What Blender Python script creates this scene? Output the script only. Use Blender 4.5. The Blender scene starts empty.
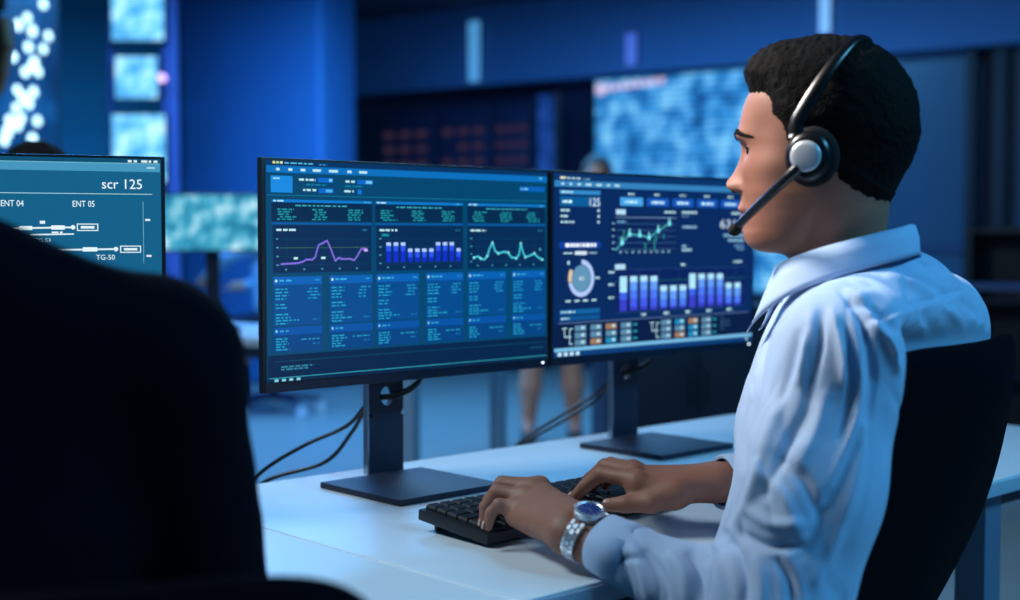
import bpy, bmesh, math, random
import numpy as np
from mathutils import Vector, Matrix, noise
random.seed(7)
S = bpy.context.scene
COL = S.collection
# ------------------------------------------------------------------ camera
FPX = 1350.0
EYE = 1.10
PITCH = math.atan(65 / FPX)
cam_d = bpy.data.cameras.new('camera')
cam_d.sensor_width = 36
cam_d.lens = FPX / 1020 * 36
cam_d.clip_start = .05
cam_d.dof.use_dof = True
cam_d.dof.focus_distance = 1.70
cam_d.dof.aperture_fstop = 2.8
cam = bpy.data.objects.new('camera', cam_d)
COL.objects.link(cam)
cam.location = (0, 0, EYE)
cam.rotation_euler = (math.pi / 2 - PITCH, 0, 0)
S.camera = cam
# ------------------------------------------------------------------ view, world
S.view_settings.view_transform = 'Standard'
S.view_settings.look = 'None'
S.view_settings.gamma = 1
S.view_settings.exposure = 0.0
S.view_settings.use_curve_mapping = False
S.cycles.use_denoising = True
S.cycles.max_bounces = 6
S.cycles.caustics_reflective = False
S.cycles.caustics_refractive = False
w = bpy.data.worlds.new('dim_blue_surroundings')
S.world = w
w.use_nodes = True
bgn = w.node_tree.nodes['Background']
bgn.inputs[0].default_value = (.020, .14, .34, 1)
bgn.inputs[1].default_value = .50

# ------------------------------------------------------------------ helpers
def lin(c):
    """sRGB 0-255 to linear"""
    r = []
    for v in c:
        v = v / 255
        r.append(v / 12.92 if v <= .04045 else ((v + .055) / 1.055) ** 2.4)
    return tuple(r)

def ray(px, py):
    x = (px - 510) / FPX
    z = -(py - 300) / FPX
    c, s = math.cos(PITCH), math.sin(PITCH)
    y2, z2 = c + z * s, z * c - s
    return x / y2, z2 / y2

def P(px, py, d):
    x, z = ray(px, py)
    return Vector((x * d, d, EYE + z * d))

def PZ(px, py, Z):
    x, z = ray(px, py)
    d = (Z - EYE) / z
    return Vector((x * d, d, Z))

def project(co):
    """world (n,3) -> pixels"""
    c, s = math.cos(PITCH), math.sin(PITCH)
    x, y, z = co[:, 0], co[:, 1], co[:, 2] - EYE
    yy = y * c - z * s
    zz = y * s + z * c
    return 510 + FPX * x / yy, 300 - FPX * zz / yy

MATS = {}
def mat(name, col, rough=.5, metal=0., var=.0, scale=40., bump=0., bscale=200., emit=None, es=1., spec=None, sheen=0., coat=0., sss=0., aniso=None):
    if name in MATS:
        return MATS[name]
    m = bpy.data.materials.new(name)
    m.use_nodes = True
    nt = m.node_tree
    b = nt.nodes['Principled BSDF']
    c = lin(col)
    b.inputs['Base Color'].default_value = (*c, 1)
    b.inputs['Roughness'].default_value = rough
    b.inputs['Metallic'].default_value = metal
    if spec is not None:
        b.inputs['Specular IOR Level'].default_value = spec
    if sheen:
        b.inputs['Sheen Weight'].default_value = sheen
    if coat:
        b.inputs['Coat Weight'].default_value = coat
    if sss:
        b.inputs['Subsurface Weight'].default_value = sss
        b.inputs['Subsurface Radius'].default_value = (.012, .005, .003)
        b.inputs['Subsurface Scale'].default_value = 1
    if emit is not None:
        b.inputs['Emission Color'].default_value = (*lin(emit), 1)
        b.inputs['Emission Strength'].default_value = es
    tc = nt.nodes.new('ShaderNodeTexCoord')
    src = tc.outputs['Object']
    if aniso:
        mp = nt.nodes.new('ShaderNodeMapping')
        mp.inputs['Scale'].default_value = aniso
        nt.links.new(src, mp.inputs['Vector'])
        src = mp.outputs['Vector']
    if var:
        n = nt.nodes.new('ShaderNodeTexNoise')
        n.inputs['Scale'].default_value = scale
        n.inputs['Detail'].default_value = 4
        nt.links.new(src, n.inputs['Vector'])
        mx = nt.nodes.new('ShaderNodeMix')
        mx.data_type = 'RGBA'
        mx.inputs[6].default_value = (*[v * (1 - var) for v in c], 1)
        mx.inputs[7].default_value = (*[min(1, v * (1 + var)) for v in c], 1)
        nt.links.new(n.outputs['Fac'], mx.inputs[0])
        nt.links.new(mx.outputs[2], b.inputs['Base Color'])
    if bump:
        n = nt.nodes.new('ShaderNodeTexNoise')
        n.inputs['Scale'].default_value = bscale
        n.inputs['Detail'].default_value = 3
        nt.links.new(src, n.inputs['Vector'])
        bp = nt.nodes.new('ShaderNodeBump')
        bp.inputs['Strength'].default_value = bump
        bp.inputs['Distance'].default_value = .002
        nt.links.new(n.outputs['Fac'], bp.inputs['Height'])
        nt.links.new(bp.outputs[0], b.inputs['Normal'])
    MATS[name] = m
    return m

def glow(name, col, es=1., base=(4, 6, 12), rough=.35):
    """a lit display surface: dark glass that emits"""
    return mat(name, base, rough, emit=col, es=es, spec=.3)

def tag(o, label=None, cat=None, group=None, kind=None):
    if label: o['label'] = label
    if cat: o['category'] = cat
    if group: o['group'] = group
    if kind: o['kind'] = kind
    return o

def link(o, parent=None):
    COL.objects.link(o)
    if parent is not None:
        o.parent = parent
    return o

def thing(name, label, cat, loc=(0, 0, 0), rz=0., group=None):
    o = bpy.data.objects.new(name, None)
    o.empty_display_size = .05
    link(o)
    o.location = loc
    o.rotation_euler = (0, 0, rz)
    return tag(o, label, cat, group)

def meshobj(name, verts, faces, m=None, parent=None, smooth=False, fm=None):
    me = bpy.data.meshes.new(name)
    me.from_pydata([tuple(v) for v in verts], [], [tuple(f) for f in faces])
    mats = m if isinstance(m, (list, tuple)) else [m]
    for k in mats:
        if k: me.materials.append(k)
    if fm is not None:
        me.polygons.foreach_set('material_index', np.asarray(fm, dtype=np.int32))
    if smooth:
        me.polygons.foreach_set('use_smooth', np.ones(len(me.polygons), bool))
    me.update()
    o = bpy.data.objects.new(name, me)
    return link(o, parent)

def bmobj(name, bm, m=None, parent=None, smooth=False, auto=None):
    me = bpy.data.meshes.new(name)
    bmesh.ops.recalc_face_normals(bm, faces=bm.faces)
    bm.to_mesh(me)
    bm.free()
    mats = m if isinstance(m, (list, tuple)) else [m]
    for k in mats:
        if k: me.materials.append(k)
    if smooth or auto:
        me.polygons.foreach_set('use_smooth', np.ones(len(me.polygons), bool))
    if auto:
        me.set_sharp_from_angle(angle=math.radians(auto))
    me.update()
    o = bpy.data.objects.new(name, me)
    return link(o, parent)

def xf(loc=(0, 0, 0), rot=None, rz=0.):
    M = Matrix.Translation(Vector(loc))
    if rot is not None: M = M @ rot.to_4x4()
    if rz: M = M @ Matrix.Rotation(rz, 4, 'Z')
    return M

def b_box(bm, c, s, M=None, bev=0., seg=2):
    """box of size s about c"""
    r = bmesh.ops.create_cube(bm, size=1, matrix=Matrix.Translation(Vector(c)) @ Matrix.Diagonal((*s, 1)))
    vs = r['verts']
    if bev:
        es = list({e for v in vs for e in v.link_edges})
        r2 = bmesh.ops.bevel(bm, geom=es, offset=bev, segments=seg, profile=.7, affect='EDGES')
        vs = list({v for f in r2['faces'] for v in f.verts} | {v for v in vs if v.is_valid})
    if M is not None:
        bmesh.ops.transform(bm, matrix=M, verts=vs)
    return vs

def box(name, c, s, m, parent=None, bev=0., M=None, seg=2):
    bm = bmesh.new()
    b_box(bm, c, s, M, bev, seg)
    return bmobj(name, bm, m, parent, auto=40 if bev else None)

def b_prism(bm, pts, z0, z1):
    lo = [bm.verts.new((p[0], p[1], z0)) for p in pts]
    hi = [bm.verts.new((p[0], p[1], z1)) for p in pts]
    n = len(pts)
    bm.faces.new(lo[::-1]); bm.faces.new(hi)
    for i in range(n):
        bm.faces.new((lo[i], lo[(i + 1) % n], hi[(i + 1) % n], hi[i]))

def prism(name, pts, z0, z1, m, parent=None, bev=0.):
    bm = bmesh.new()
    b_prism(bm, pts, z0, z1)
    if bev:
        bmesh.ops.bevel(bm, geom=bm.edges[:], offset=bev, segments=3, profile=.6, affect='EDGES')
    return bmobj(name, bm, m, parent, auto=40 if bev else None)

def b_cyl(bm, a, b, r0, r1=None, n=16, caps=True):
    a, b = Vector(a), Vector(b)
    r1 = r0 if r1 is None else r1
    d = (b - a)
    q = d.to_track_quat('Z', 'Y').to_matrix()
    A = [bm.verts.new(a + q @ Vector((math.cos(2 * math.pi * i / n) * r0, math.sin(2 * math.pi * i / n) * r0, 0))) for i in range(n)]
    B = [bm.verts.new(b + q @ Vector((math.cos(2 * math.pi * i / n) * r1, math.sin(2 * math.pi * i / n) * r1, 0))) for i in range(n)]
    for i in range(n):
        bm.faces.new((A[i], A[(i + 1) % n], B[(i + 1) % n], B[i]))
    if caps:
        bm.faces.new(A[::-1]); bm.faces.new(B)

def cyl(name, a, b, r0, m, parent=None, r1=None, n=20):
    bm = bmesh.new()
    b_cyl(bm, a, b, r0, r1, n)
    return bmobj(name, bm, m, parent, auto=40)

def spline(pts, n):
    """Catmull-Rom through pts, n samples per span"""
    pts = [np.array(p, float) for p in pts]
    q = [2 * pts[0] - pts[1]] + pts + [2 * pts[-1] - pts[-2]]
    out = []
    for i in range(1, len(q) - 2):
        for k in range(n):
            t = k / n
            a, b, c, d = q[i - 1], q[i], q[i + 1], q[i + 2]
            out.append(.5 * ((2 * b) + (c - a) * t + (2 * a - 5 * b + 4 * c - d) * t * t + (3 * b - a - 3 * c + d) * t ** 3))
    out.append(pts[-1])
    return out

def tube(name, pts, r, m, parent=None, n=10, sub=8, flat=1., up=(0, 0, 1), caps=True):
    """sweep an ellipse (r across, r*flat along up) through pts; r may be a list"""
    path = spline(pts, sub) if sub else [np.array(p, float) for p in pts]
    N = len(path)
    rs = np.interp(np.linspace(0, 1, N), np.linspace(0, 1, len(r)), r) if isinstance(r, (list, tuple)) else [r] * N
    V, Fc = [], []
    U = np.array(up, float)
    for i, p in enumerate(path):
        t = path[min(i + 1, N - 1)] - path[max(i - 1, 0)]
        t /= np.linalg.norm(t) + 1e-12
        s = np.cross(t, U)
        if np.linalg.norm(s) < 1e-4: s = np.cross(t, [0.3, 1, 0.1])
        s /= np.linalg.norm(s)
        w_ = np.cross(s, t)
        for k in range(n):
            a = 2 * math.pi * k / n
            V.append(p + s * math.cos(a) * rs[i] + w_ * math.sin(a) * rs[i] * flat)
    for i in range(N - 1):
        for k in range(n):
            a, b = i * n + k, i * n + (k + 1) % n
            Fc.append((a, b, b + n, a + n))
    if caps:
        Fc.append(tuple(range(n))[::-1]); Fc.append(tuple(range((N - 1) * n, N * n)))
    return meshobj(name, V, Fc, m, parent, smooth=True)

def area_light(name, loc, target, size, col, power, parent=None, sy=None):
    l = bpy.data.lights.new(name, 'AREA')
    l.shape = 'RECTANGLE'
    l.size = size
    l.size_y = sy or size
    l.color = col
    l.energy = power
    o = bpy.data.objects.new(name, l)
    link(o)
    o.location = loc
    o.rotation_euler = (Vector(target) - Vector(loc)).to_track_quat('-Z', 'Y').to_euler()
    return o

# ------------------------------------------------------------------ lamps of the room (ceiling panels, all above head height) and an added spot
def ceiling_lamp(label, x, y, sx, sy, col, power, rz=0., tilt=None, Z=2.92):
    t = thing('ceiling_lamp', label, 'lamp', (x, y, Z), rz)
    box('housing', (0, 0, .03), (sx + .06, sy + .06, .06), mat('lamp_housing', (60, 66, 80), .5), t, .008)
    l = area_light('light_source', (x, y, Z - .012), tilt or (x, y, 0), sx, col, power, sy=sy)
    mw = Matrix.Translation((x, y, Z)) @ Matrix.Rotation(rz, 4, 'Z')
    l.parent = t
    l.matrix_parent_inverse = mw.inverted()
    return t

ceiling_lamp('soft pale lamp on ceiling above the left end of the white desk', -1.5, 1.7, 1.1, .8, (.72, .91, 1.0), 84, tilt=(.2, 1.6, .8))
ceiling_lamp('cyan blue lamp on ceiling behind the seated headset wearer', 2.0, .75, 1.2, .9, (.13, .58, 1.0), 110, tilt=(.45, 1.5, .9))
ceiling_lamp('long blue lamp on ceiling in front of the fascia wall', -.3, 8.0, 3.0, .5, (.10, .46, 1.0), 130, rz=-.62)
ceiling_lamp('deep blue lamp on ceiling between pillar and wall screens', -2.0, 6.6, 1.6, .8, (.08, .36, 1.0), 140)
ceiling_lamp('pale blue lamp on ceiling over the workstations behind', -.2, 5.2, 1.4, .7, (.50, .74, 1.0), 27)

def added_face_spot(label, loc, target, col, power, deg):  # added lamp out of view, there to brighten the face and collar
    t = thing('added_face_spot', label, 'spotlight', loc)
    d = (Vector(target) - Vector(loc)).normalized()
    mh = mat('lamp_housing', (60, 66, 80), .5)
    cyl('stem', (0, 0, 0), (0, 0, 3.0 - loc[2]), .012, mh, t)
    cyl('can', d * -.10, d * .06, .05, mh, t, r1=.06)
    l = bpy.data.lights.new('light_source', 'SPOT')
    l.color = col; l.energy = power; l.spot_size = math.radians(deg); l.spot_blend = .8; l.shadow_soft_size = .16
    o = bpy.data.objects.new('light_source', l); link(o, t)
    o.location = d * .07
    o.rotation_euler = d.to_track_quat('-Z', 'Y').to_euler()
added_face_spot('added unseen warm white spotlight brightening the face of the headset wearer', (-1.25, 2.0, 2.72), (.30, 1.50, 1.17), (1.0, .88, .79), 410, 15)
# ------------------------------------------------------------------ room shell
M_floor = mat('floor_vinyl', (150, 152, 148), .35, var=.06, scale=3)
M_ceil = mat('ceiling_paint', (60, 70, 95), .8, var=.04, scale=8)
M_wallb = mat('blue_wall_paint', (62, 170, 200), .7, var=.05, scale=4)
M_fascia = mat('fascia_paint', (95, 140, 195), .6, var=.04, scale=3)
M_dark = mat('dark_glazing', (46, 48, 78), .35, var=.1, scale=5)
M_post = mat('dark_post', (14, 20, 38), .45, var=.1, scale=9)

fl = box('floor', (1, 5, -.05), (16, 20, .1), M_floor); tag(fl, kind='structure')
ce = box('ceiling', (1, 5, 3.05), (16, 20, .1), M_ceil); tag(ce, kind='structure')

A = np.array(PZ(360, 95, 2.35)); B = np.array(PZ(1020, 42, 2.35))
E_ = (B - A)[:2]; E_ /= np.linalg.norm(E_)
N_ = np.array((E_[1], -E_[0]))          # toward the camera
if N_[1] > 0: N_ = -N_
def onwall(px, off=0.):
    """point of the back wall line seen at column px, off metres in front of it"""
    x, _ = ray(px, 235)
    a2 = A[:2] + N_ * off
    # a2 + t E = d*(x,1)
    t = (x * a2[1] - a2[0]) / (E_[0] - x * E_[1])
    return a2 + E_ * t
def wslab(name, p0, p1, thick, z0, z1, m, parent=None, bev=0.):
    p0, p1 = np.array(p0), np.array(p1)
    q = [p0, p1, p1 - N_ * thick, p0 - N_ * thick]
    return prism(name, q, z0, z1, m, parent, bev)
w0, w1 = A[:2] - E_ * 2.2, B[:2] + E_ * 2.6
tag(wslab('wall_back_fascia', w0, w1, .5, 2.35, 3.0, M_fascia), kind='structure')
tag(wslab('wall_back', w0 - N_ * .3, w1 - N_ * .3, .2, 0, 2.35, M_dark), kind='structure')
# glazed bays under the fascia: frosted panes and dark posts
M_frost = mat('frosted_blue_glass', (66, 96, 122), .3, var=.12, scale=1.5)
tag(wslab('window_1', onwall(780, -.2), onwall(963, -.2), .02, .1, 2.35, M_frost), kind='structure')
tag(wslab('window_2', onwall(1004, -.2), onwall(1100, -.2), .02, .1, 2.35, M_frost), kind='structure')
for k, (a, b) in enumerate(((963, 973), (990, 1004), (1100, 1112))):
    tag(wslab('trim_%d' % (k + 1), onwall(a, -.1), onwall(b, -.1), .1, 0, 2.35, M_post), kind='structure')
rl = wslab('trim_4', onwall(780, -.17), onwall(1110, -.17), .03, .98, 1.03, mat('rail_blue', (50, 70, 110), .5)); tag(rl, kind='structure')
# left wall and big pillar
LW = [(-7.4, 9.2), (-2.45, 11.2)]
d_ = np.array(LW[1]) - np.array(LW[0]); d_ /= np.linalg.norm(d_); n_ = np.array((-d_[1], d_[0]))
tag(prism('wall_left', [LW[0], LW[1], LW[1] + n_ * .2, LW[0] + n_ * .2], 0, 3.0, M_wallb), kind='structure')
def gp(px, d):
    return (ray(px, 235)[0] * d, d)
pil = [gp(182, 10.3), gp(322, 9.6), gp(358, 10.1), gp(225, 11.0)]
tag(prism('wall_pillar', pil, 0, 3.0, mat('pillar_paint', (66, 125, 190), .6, var=.05, scale=3), None, .05), kind='structure')
tag(prism('trim_5', [gp(169, 9.1), gp(180, 9.1), gp(180, 9.2), gp(169, 9.2)], 0, 3.0, mat('mauve_post', (100, 110, 180), .5, var=.05)), kind='structure')

# strip lights set on the fascia
def strip(px, y0, y1, col, es, label):
    p0, p1 = onwall(px - 5, .03), onwall(px + 5, .03)
    d = p0[1]
    z0, z1 = P(px, y1, d).z, P(px, y0, d).z
    t = thing('wall_light', label, 'wall light', (p0[0], p0[1], z0))
    for nm, off, m in (('back_plate', 0., M_post), ('diffuser', .02, mat('strip_' + label[:12], (150, 190, 220), .4, emit=col, es=es))):
        g = [(np.array(q) + N_ * off) for q in (p0, p1)]
        o = wslab(nm, g[0], g[1], .02, z0, z1, m)
        o.parent = t; o.matrix_parent_inverse = Matrix.Translation((p0[0], p0[1], z0)).inverted()
strip(475, 22, 82, (85, 165, 225), .7, 'pale blue vertical strip light on fascia above the dark glazing')
strip(631, 34, 66, (70, 80, 200), .7, 'short violet strip light on fascia above the video wall')
strip(823, -60, 34, (120, 175, 230), 1., 'tall pale strip light on fascia above the headset wearer')

# ------------------------------------------------------------------ glowing displays in the background
def blotch(name, c0, c1, c2, scale, es=1., wave=0.):
    m = bpy.data.materials.new(name); m.use_nodes = True
    nt = m.node_tree; b = nt.nodes['Principled BSDF']
    b.inputs['Base Color'].default_value = (.003, .005, .01, 1)
    b.inputs['Roughness'].default_value = .3
    tc = nt.nodes.new('ShaderNodeTexCoord')
    n = nt.nodes.new('ShaderNodeTexNoise')
    n.inputs['Scale'].default_value = scale; n.inputs['Detail'].default_value = 5; n.inputs['Roughness'].default_value = .6
    nt.links.new(tc.outputs['Object'], n.inputs['Vector'])
    r = nt.nodes.new('ShaderNodeValToRGB')
    e = r.color_ramp.elements
    e[0].position = .36; e[0].color = (*lin(c0), 1)
    e[1].position = .68; e[1].color = (*lin(c2), 1)
    x = e.new(.52); x.color = (*lin(c1), 1)
    if wave:
        wv = nt.nodes.new('ShaderNodeTexWave'); wv.inputs['Scale'].default_value = wave; wv.inputs['Distortion'].default_value = 2.5
        wv.bands_direction = 'Z'
        nt.links.new(tc.outputs['Object'], wv.inputs['Vector'])
        mx = nt.nodes.new('ShaderNodeMath'); mx.operation = 'MULTIPLY_ADD'; mx.inputs[1].default_value = .10
        nt.links.new(wv.outputs['Fac'], mx.inputs[0])
        sb = nt.nodes.new('ShaderNodeMath'); sb.operation = 'SUBTRACT'; sb.inputs[1].default_value = .04
        nt.links.new(n.outputs['Fac'], sb.inputs[0]); nt.links.new(sb.outputs[0], mx.inputs[2])
        nt.links.new(mx.outputs[0], r.inputs['Fac'])
    else:
        nt.links.new(n.outputs['Fac'], r.inputs['Fac'])
    nt.links.new(r.outputs['Color'], b.inputs['Emission Color'])
    b.inputs['Emission Strength'].default_value = es
    return m

def panel(name, label, cat, p0, p1, z0, z1, screen_m, thick=.06, bez=.02, group=None, extra=None):
    """flat display standing between ground points p0, p1 (left to right seen from the room)"""
    p0, p1 = np.array(p0, float), np.array(p1, float)
    L = np.linalg.norm(p1 - p0); a = math.atan2(*(p1 - p0)[::-1])
    c = (p0 + p1) / 2
    t = thing(name, label, cat, (c[0], c[1], z0), a, group)
    box('housing', (0, thick / 2, (z1 - z0) / 2), (L, thick, z1 - z0), M_post, t, .006)
    s = box('screen', (0, -.003, (z1 - z0) / 2), (L - 2 * bez, .006, z1 - z0 - 2 * bez), screen_m, t)
    return t, s, L

M_vw = blotch('video_wall_picture', (12, 60, 124), (44, 140, 215), (140, 214, 250), 5, 1.1, wave=7)
vp0, vp1 = onwall(592, .02), onwall(800, .02)
tv, sv, Lv = panel('video_wall', 'big glowing blue video wall below the fascia behind headset wearer', 'screen', vp0, vp1, P(700, 292, vp0[1]).z, 2.34, M_vw, .08, .03)
hgt = 2.34 - P(700, 292, vp0[1]).z
for k in range(9):  # glowing dots paint a ceiling lamp's reflection on the screen
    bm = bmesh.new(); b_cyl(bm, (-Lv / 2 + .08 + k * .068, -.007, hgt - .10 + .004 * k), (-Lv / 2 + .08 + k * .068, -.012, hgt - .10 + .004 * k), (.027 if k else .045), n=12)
    bmobj('lamp_reflection_dot', bm, glow('pink_reflection_glow', (222, 200, 235), 1.0), sv)

# three stacked wall screens on the left wall, on a slim rack
M_ws = blotch('wall_screen_picture', (40, 130, 200), (110, 195, 245), (205, 242, 255), 7, 1.5)
rk = thing('screen_rack', 'dark mauve upright rack carrying three bright wall screens', 'rack', (*gp(141, 9.12), 0))
for px in (113, 166):
    g = gp(px, 9.12)
    box('rail', (g[0] - rk.location.x, .02, 1.5), (.03, .04, 3.0), mat('mauve_post', (0, 0, 0)), rk)
for y0, y1, a, b, lab in ((-40, 42, 113, 168, 'top bright wall screen on rack, cut by nothing below it but the second screen'), (55, 100, 116, 161, 'smaller middle wall screen on mauve rack'), (113, 184, 112, 168, 'palest lowest wall screen on mauve rack')):
    if y0 < 0: lab = 'topmost bright wall screen on mauve rack'
    panel('wall_screen', lab, 'screen', gp(a, 9.0), gp(b, 9.0), P(0, y1, 9.0).z, P(0, y0, 9.0).z, M_ws, .07, .012, 'screens stacked on the rack')
box_ = thing('status_lamp', 'small round pink lamp on rail beside middle wall screen', 'lamp', P(162, 78, 8.9))
bm = bmesh.new(); bmesh.ops.create_uvsphere(bm, u_segments=12, v_segments=8, radius=.028); bmobj('bulb', bm, mat('pink_bulb', (230, 190, 220), .4, emit=(250, 190, 225), es=1.5), box_, True)
bm = bmesh.new(); b_cyl(bm, (0, .0, 0), (0, .1, 0), .02); bmobj('socket', bm, M_post, box_)

# tall angled map display full of bright dots, at the far left
m0, m1 = np.array(gp(-120, 6.2)), np.array(gp(62, 7.4))
tm, sm, Lm = panel('map_display', 'tall angled display dotted with bright white data points', 'screen', m0, m1, .9, 2.6, blotch('map_picture', (2, 40, 92), (4, 70, 135), (24, 110, 190), 3, .8), .06, .03)
dots = [(42, 4), (26, 18), (31, 31), (47, 36), (17, 25), (27, 47), (42, 49), (33, 62), (37, 72), (31, 66), (12, 57), (16, 90), (32, 92), (27, 103), (15, 108), (36, 121), (16, 125), (9, 121), (31, 139), (3, 140), (22, 98), (20, 118), (6, 132), (24, 72)]
ca, sa = math.cos(tm.rotation_euler.z), math.sin(tm.rotation_euler.z)
for px, py in dots:
    rx, rz_ = ray(px, py)
    # hit the panel plane
    c = np.array(tm.location[:2]); e = np.array((ca, sa))
    t_ = (rx * c[1] - c[0]) / (e[0] - rx * e[1])
    d = c[1] + e[1] * t_
    z = EYE + rz_ * d - .9
    if abs(t_) < Lm / 2 - .04:
        bm = bmesh.new(); b_cyl(bm, (t_, -.006, z), (t_, -.012, z), random.uniform(.025, .034), n=10)
        bmobj('data_point', bm, glow('white_dot', (190, 240, 255), 2.6), sm)

# server cabinets with dim amber lights, behind the two monitors
def rack(px0, px1, label, amber=True):
    p0, p1 = onwall(px0, .32), onwall(px1, .32)
    L = np.linalg.norm(p1 - p0); c = (p0 + p1) / 2 - N_ * .2
    t = thing('server_cabinet', label, 'cabinet', (c[0], c[1], 0), math.atan2(*(p1 - p0)[::-1]), 'server cabinets under the fascia')
    box('case', (0, .05, 1.08), (L - .02, .3, 2.16), M_dark, t, .01)
    d = box('door', (0, -.115, 1.08), (L - .08, .03, 2.06), M_dark, t, .006)
    for i in range(7):
        for j in range(3):
            if amber and random.random() < .8:
                box('indicator', (-L * .28 + j * L * .28, -.135, 1.2 + i * .125), (L * .16, .01, .05), glow('amber', (88, 64, 90), .38), d)
    box('handle', (L * .4, -.145, 1.1), (.02, .03, .3), mat('steel', (150, 160, 175), .3, .9), d, .004)
for a, b, w_ in ((372, 430, 'nearest the blue pillar'), (431, 486, 'between two like it'), (487, 526, 'nearest the narrow blue display')):
    rack(a, b, 'dark server cabinet with dim amber lights, ' + w_)
tb, sb_, Lb = panel('blue_display', 'narrow blue upright display beside the server cabinets', 'screen', onwall(536, .42), onwall(556, .42), .9, 2.2, blotch('blue_display_picture', (10, 34, 90), (24, 66, 150), (40, 96, 190), 5, .8))
# ------------------------------------------------------------------ desks
YAW = math.radians(43.1)
U = Vector((math.cos(YAW), math.sin(YAW), 0)); V = Vector((-math.sin(YAW), math.cos(YAW), 0))
DZ = .735
M_top = mat('white_laminate', (220, 226, 234), .32, var=.02, scale=12, bump=.04, bscale=500)
M_edge = mat('laminate_edge', (176, 188, 206), .4, var=.02)
M_under = mat('desk_steel', (58, 66, 84), .45, .3, var=.05)
M_leg = mat('desk_leg_grey', (110, 126, 152), .45, .2, var=.04)
F0 = PZ(566, 590, DZ); B0 = PZ(405, 462, DZ)
s0 = PZ(266.3, 527.8, DZ).dot(U)
DEPTH = (B0 - F0).dot(V)
DO = F0 + U * (s0 - F0.dot(U))           # front-left corner of the desk
DL = 1.55
desk = thing('desk', 'white office desk with two dark monitors and keyboard on it', 'desk', (DO.x, DO.y, 0), YAW)
box('worktop', (DL / 2 + .001, DEPTH / 2, DZ - .0125), (DL - .002, DEPTH, .025), M_top, desk, .002)
box('front_edge_band', (DL / 2, -.0015, DZ - .0135), (DL - .004, .003, .02), M_edge, desk, .001)
box('side_rail', (DL / 2, .08, DZ - .045), (DL - .3, .04, .04), M_under, desk, .003)
box('side_rail', (DL / 2, DEPTH - .08, DZ - .045), (DL - .3, .04, .04), M_under, desk, .003)
for x in (.12, 1.01):
    for y in (.045, DEPTH - .06):
        l = box('leg', (x, y, (DZ - .025) / 2), (.05, .05, DZ - .025), M_leg, desk, .004)
        cyl('foot', (x, y, 0), (x, y, .012), .03, M_under, l)
    box('cross_beam', (x, DEPTH / 2, DZ - .05), (.05, DEPTH - .14, .045), M_leg, desk, .003)
# neighbour desk, turned towards the suited man, meeting at the seam
Y2 = math.radians(23); u2 = Vector((math.cos(Y2), math.sin(Y2), 0)); v2 = Vector((-math.sin(Y2), math.cos(Y2), 0))
Sf = DO - U * .004; Sb = DO + V * DEPTH - U * .004
pts = [Sf, Sb, Sb - u2 * 1.5, Sf - u2 * 1.5 - v2 * .06]
c0 = Sf - u2 * 1.5
desk2 = thing('desk', 'white office desk in front of the dark suited person', 'desk', (c0.x, c0.y, 0), Y2)
Mi = (Matrix.Translation((c0.x, c0.y, 0)) @ Matrix.Rotation(Y2, 4, 'Z')).inverted()
lp = [(Mi @ p) for p in pts]
prism('worktop', [(p.x, p.y) for p in lp][::-1], DZ - .025, DZ, M_top, desk2)
e0, e1 = lp[0], lp[1]
ed = (e1 - e0).normalized(); en = Vector((ed.y, -ed.x, 0)) * .0052
prism('seam_highlight', [(e0.x, e0.y), (e0.x + en.x, e0.y + en.y), (e1.x + en.x, e1.y + en.y), (e1.x, e1.y)], DZ - .02, DZ + .0012, mat('edge_highlight', (245, 248, 252), .25), desk2)  # near-white strip paints the highlight along the seam edge
for x, y in ((.12, .1), (.12, .6), (1.3, .12), (1.16, .58)):
    box('leg', (x, y, (DZ - .025) / 2), (.05, .05, DZ - .025), M_leg, desk2, .004)
box('side_rail', (.72, .55, DZ - .045), (1.1, .04, .04), M_under, desk2)

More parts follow.
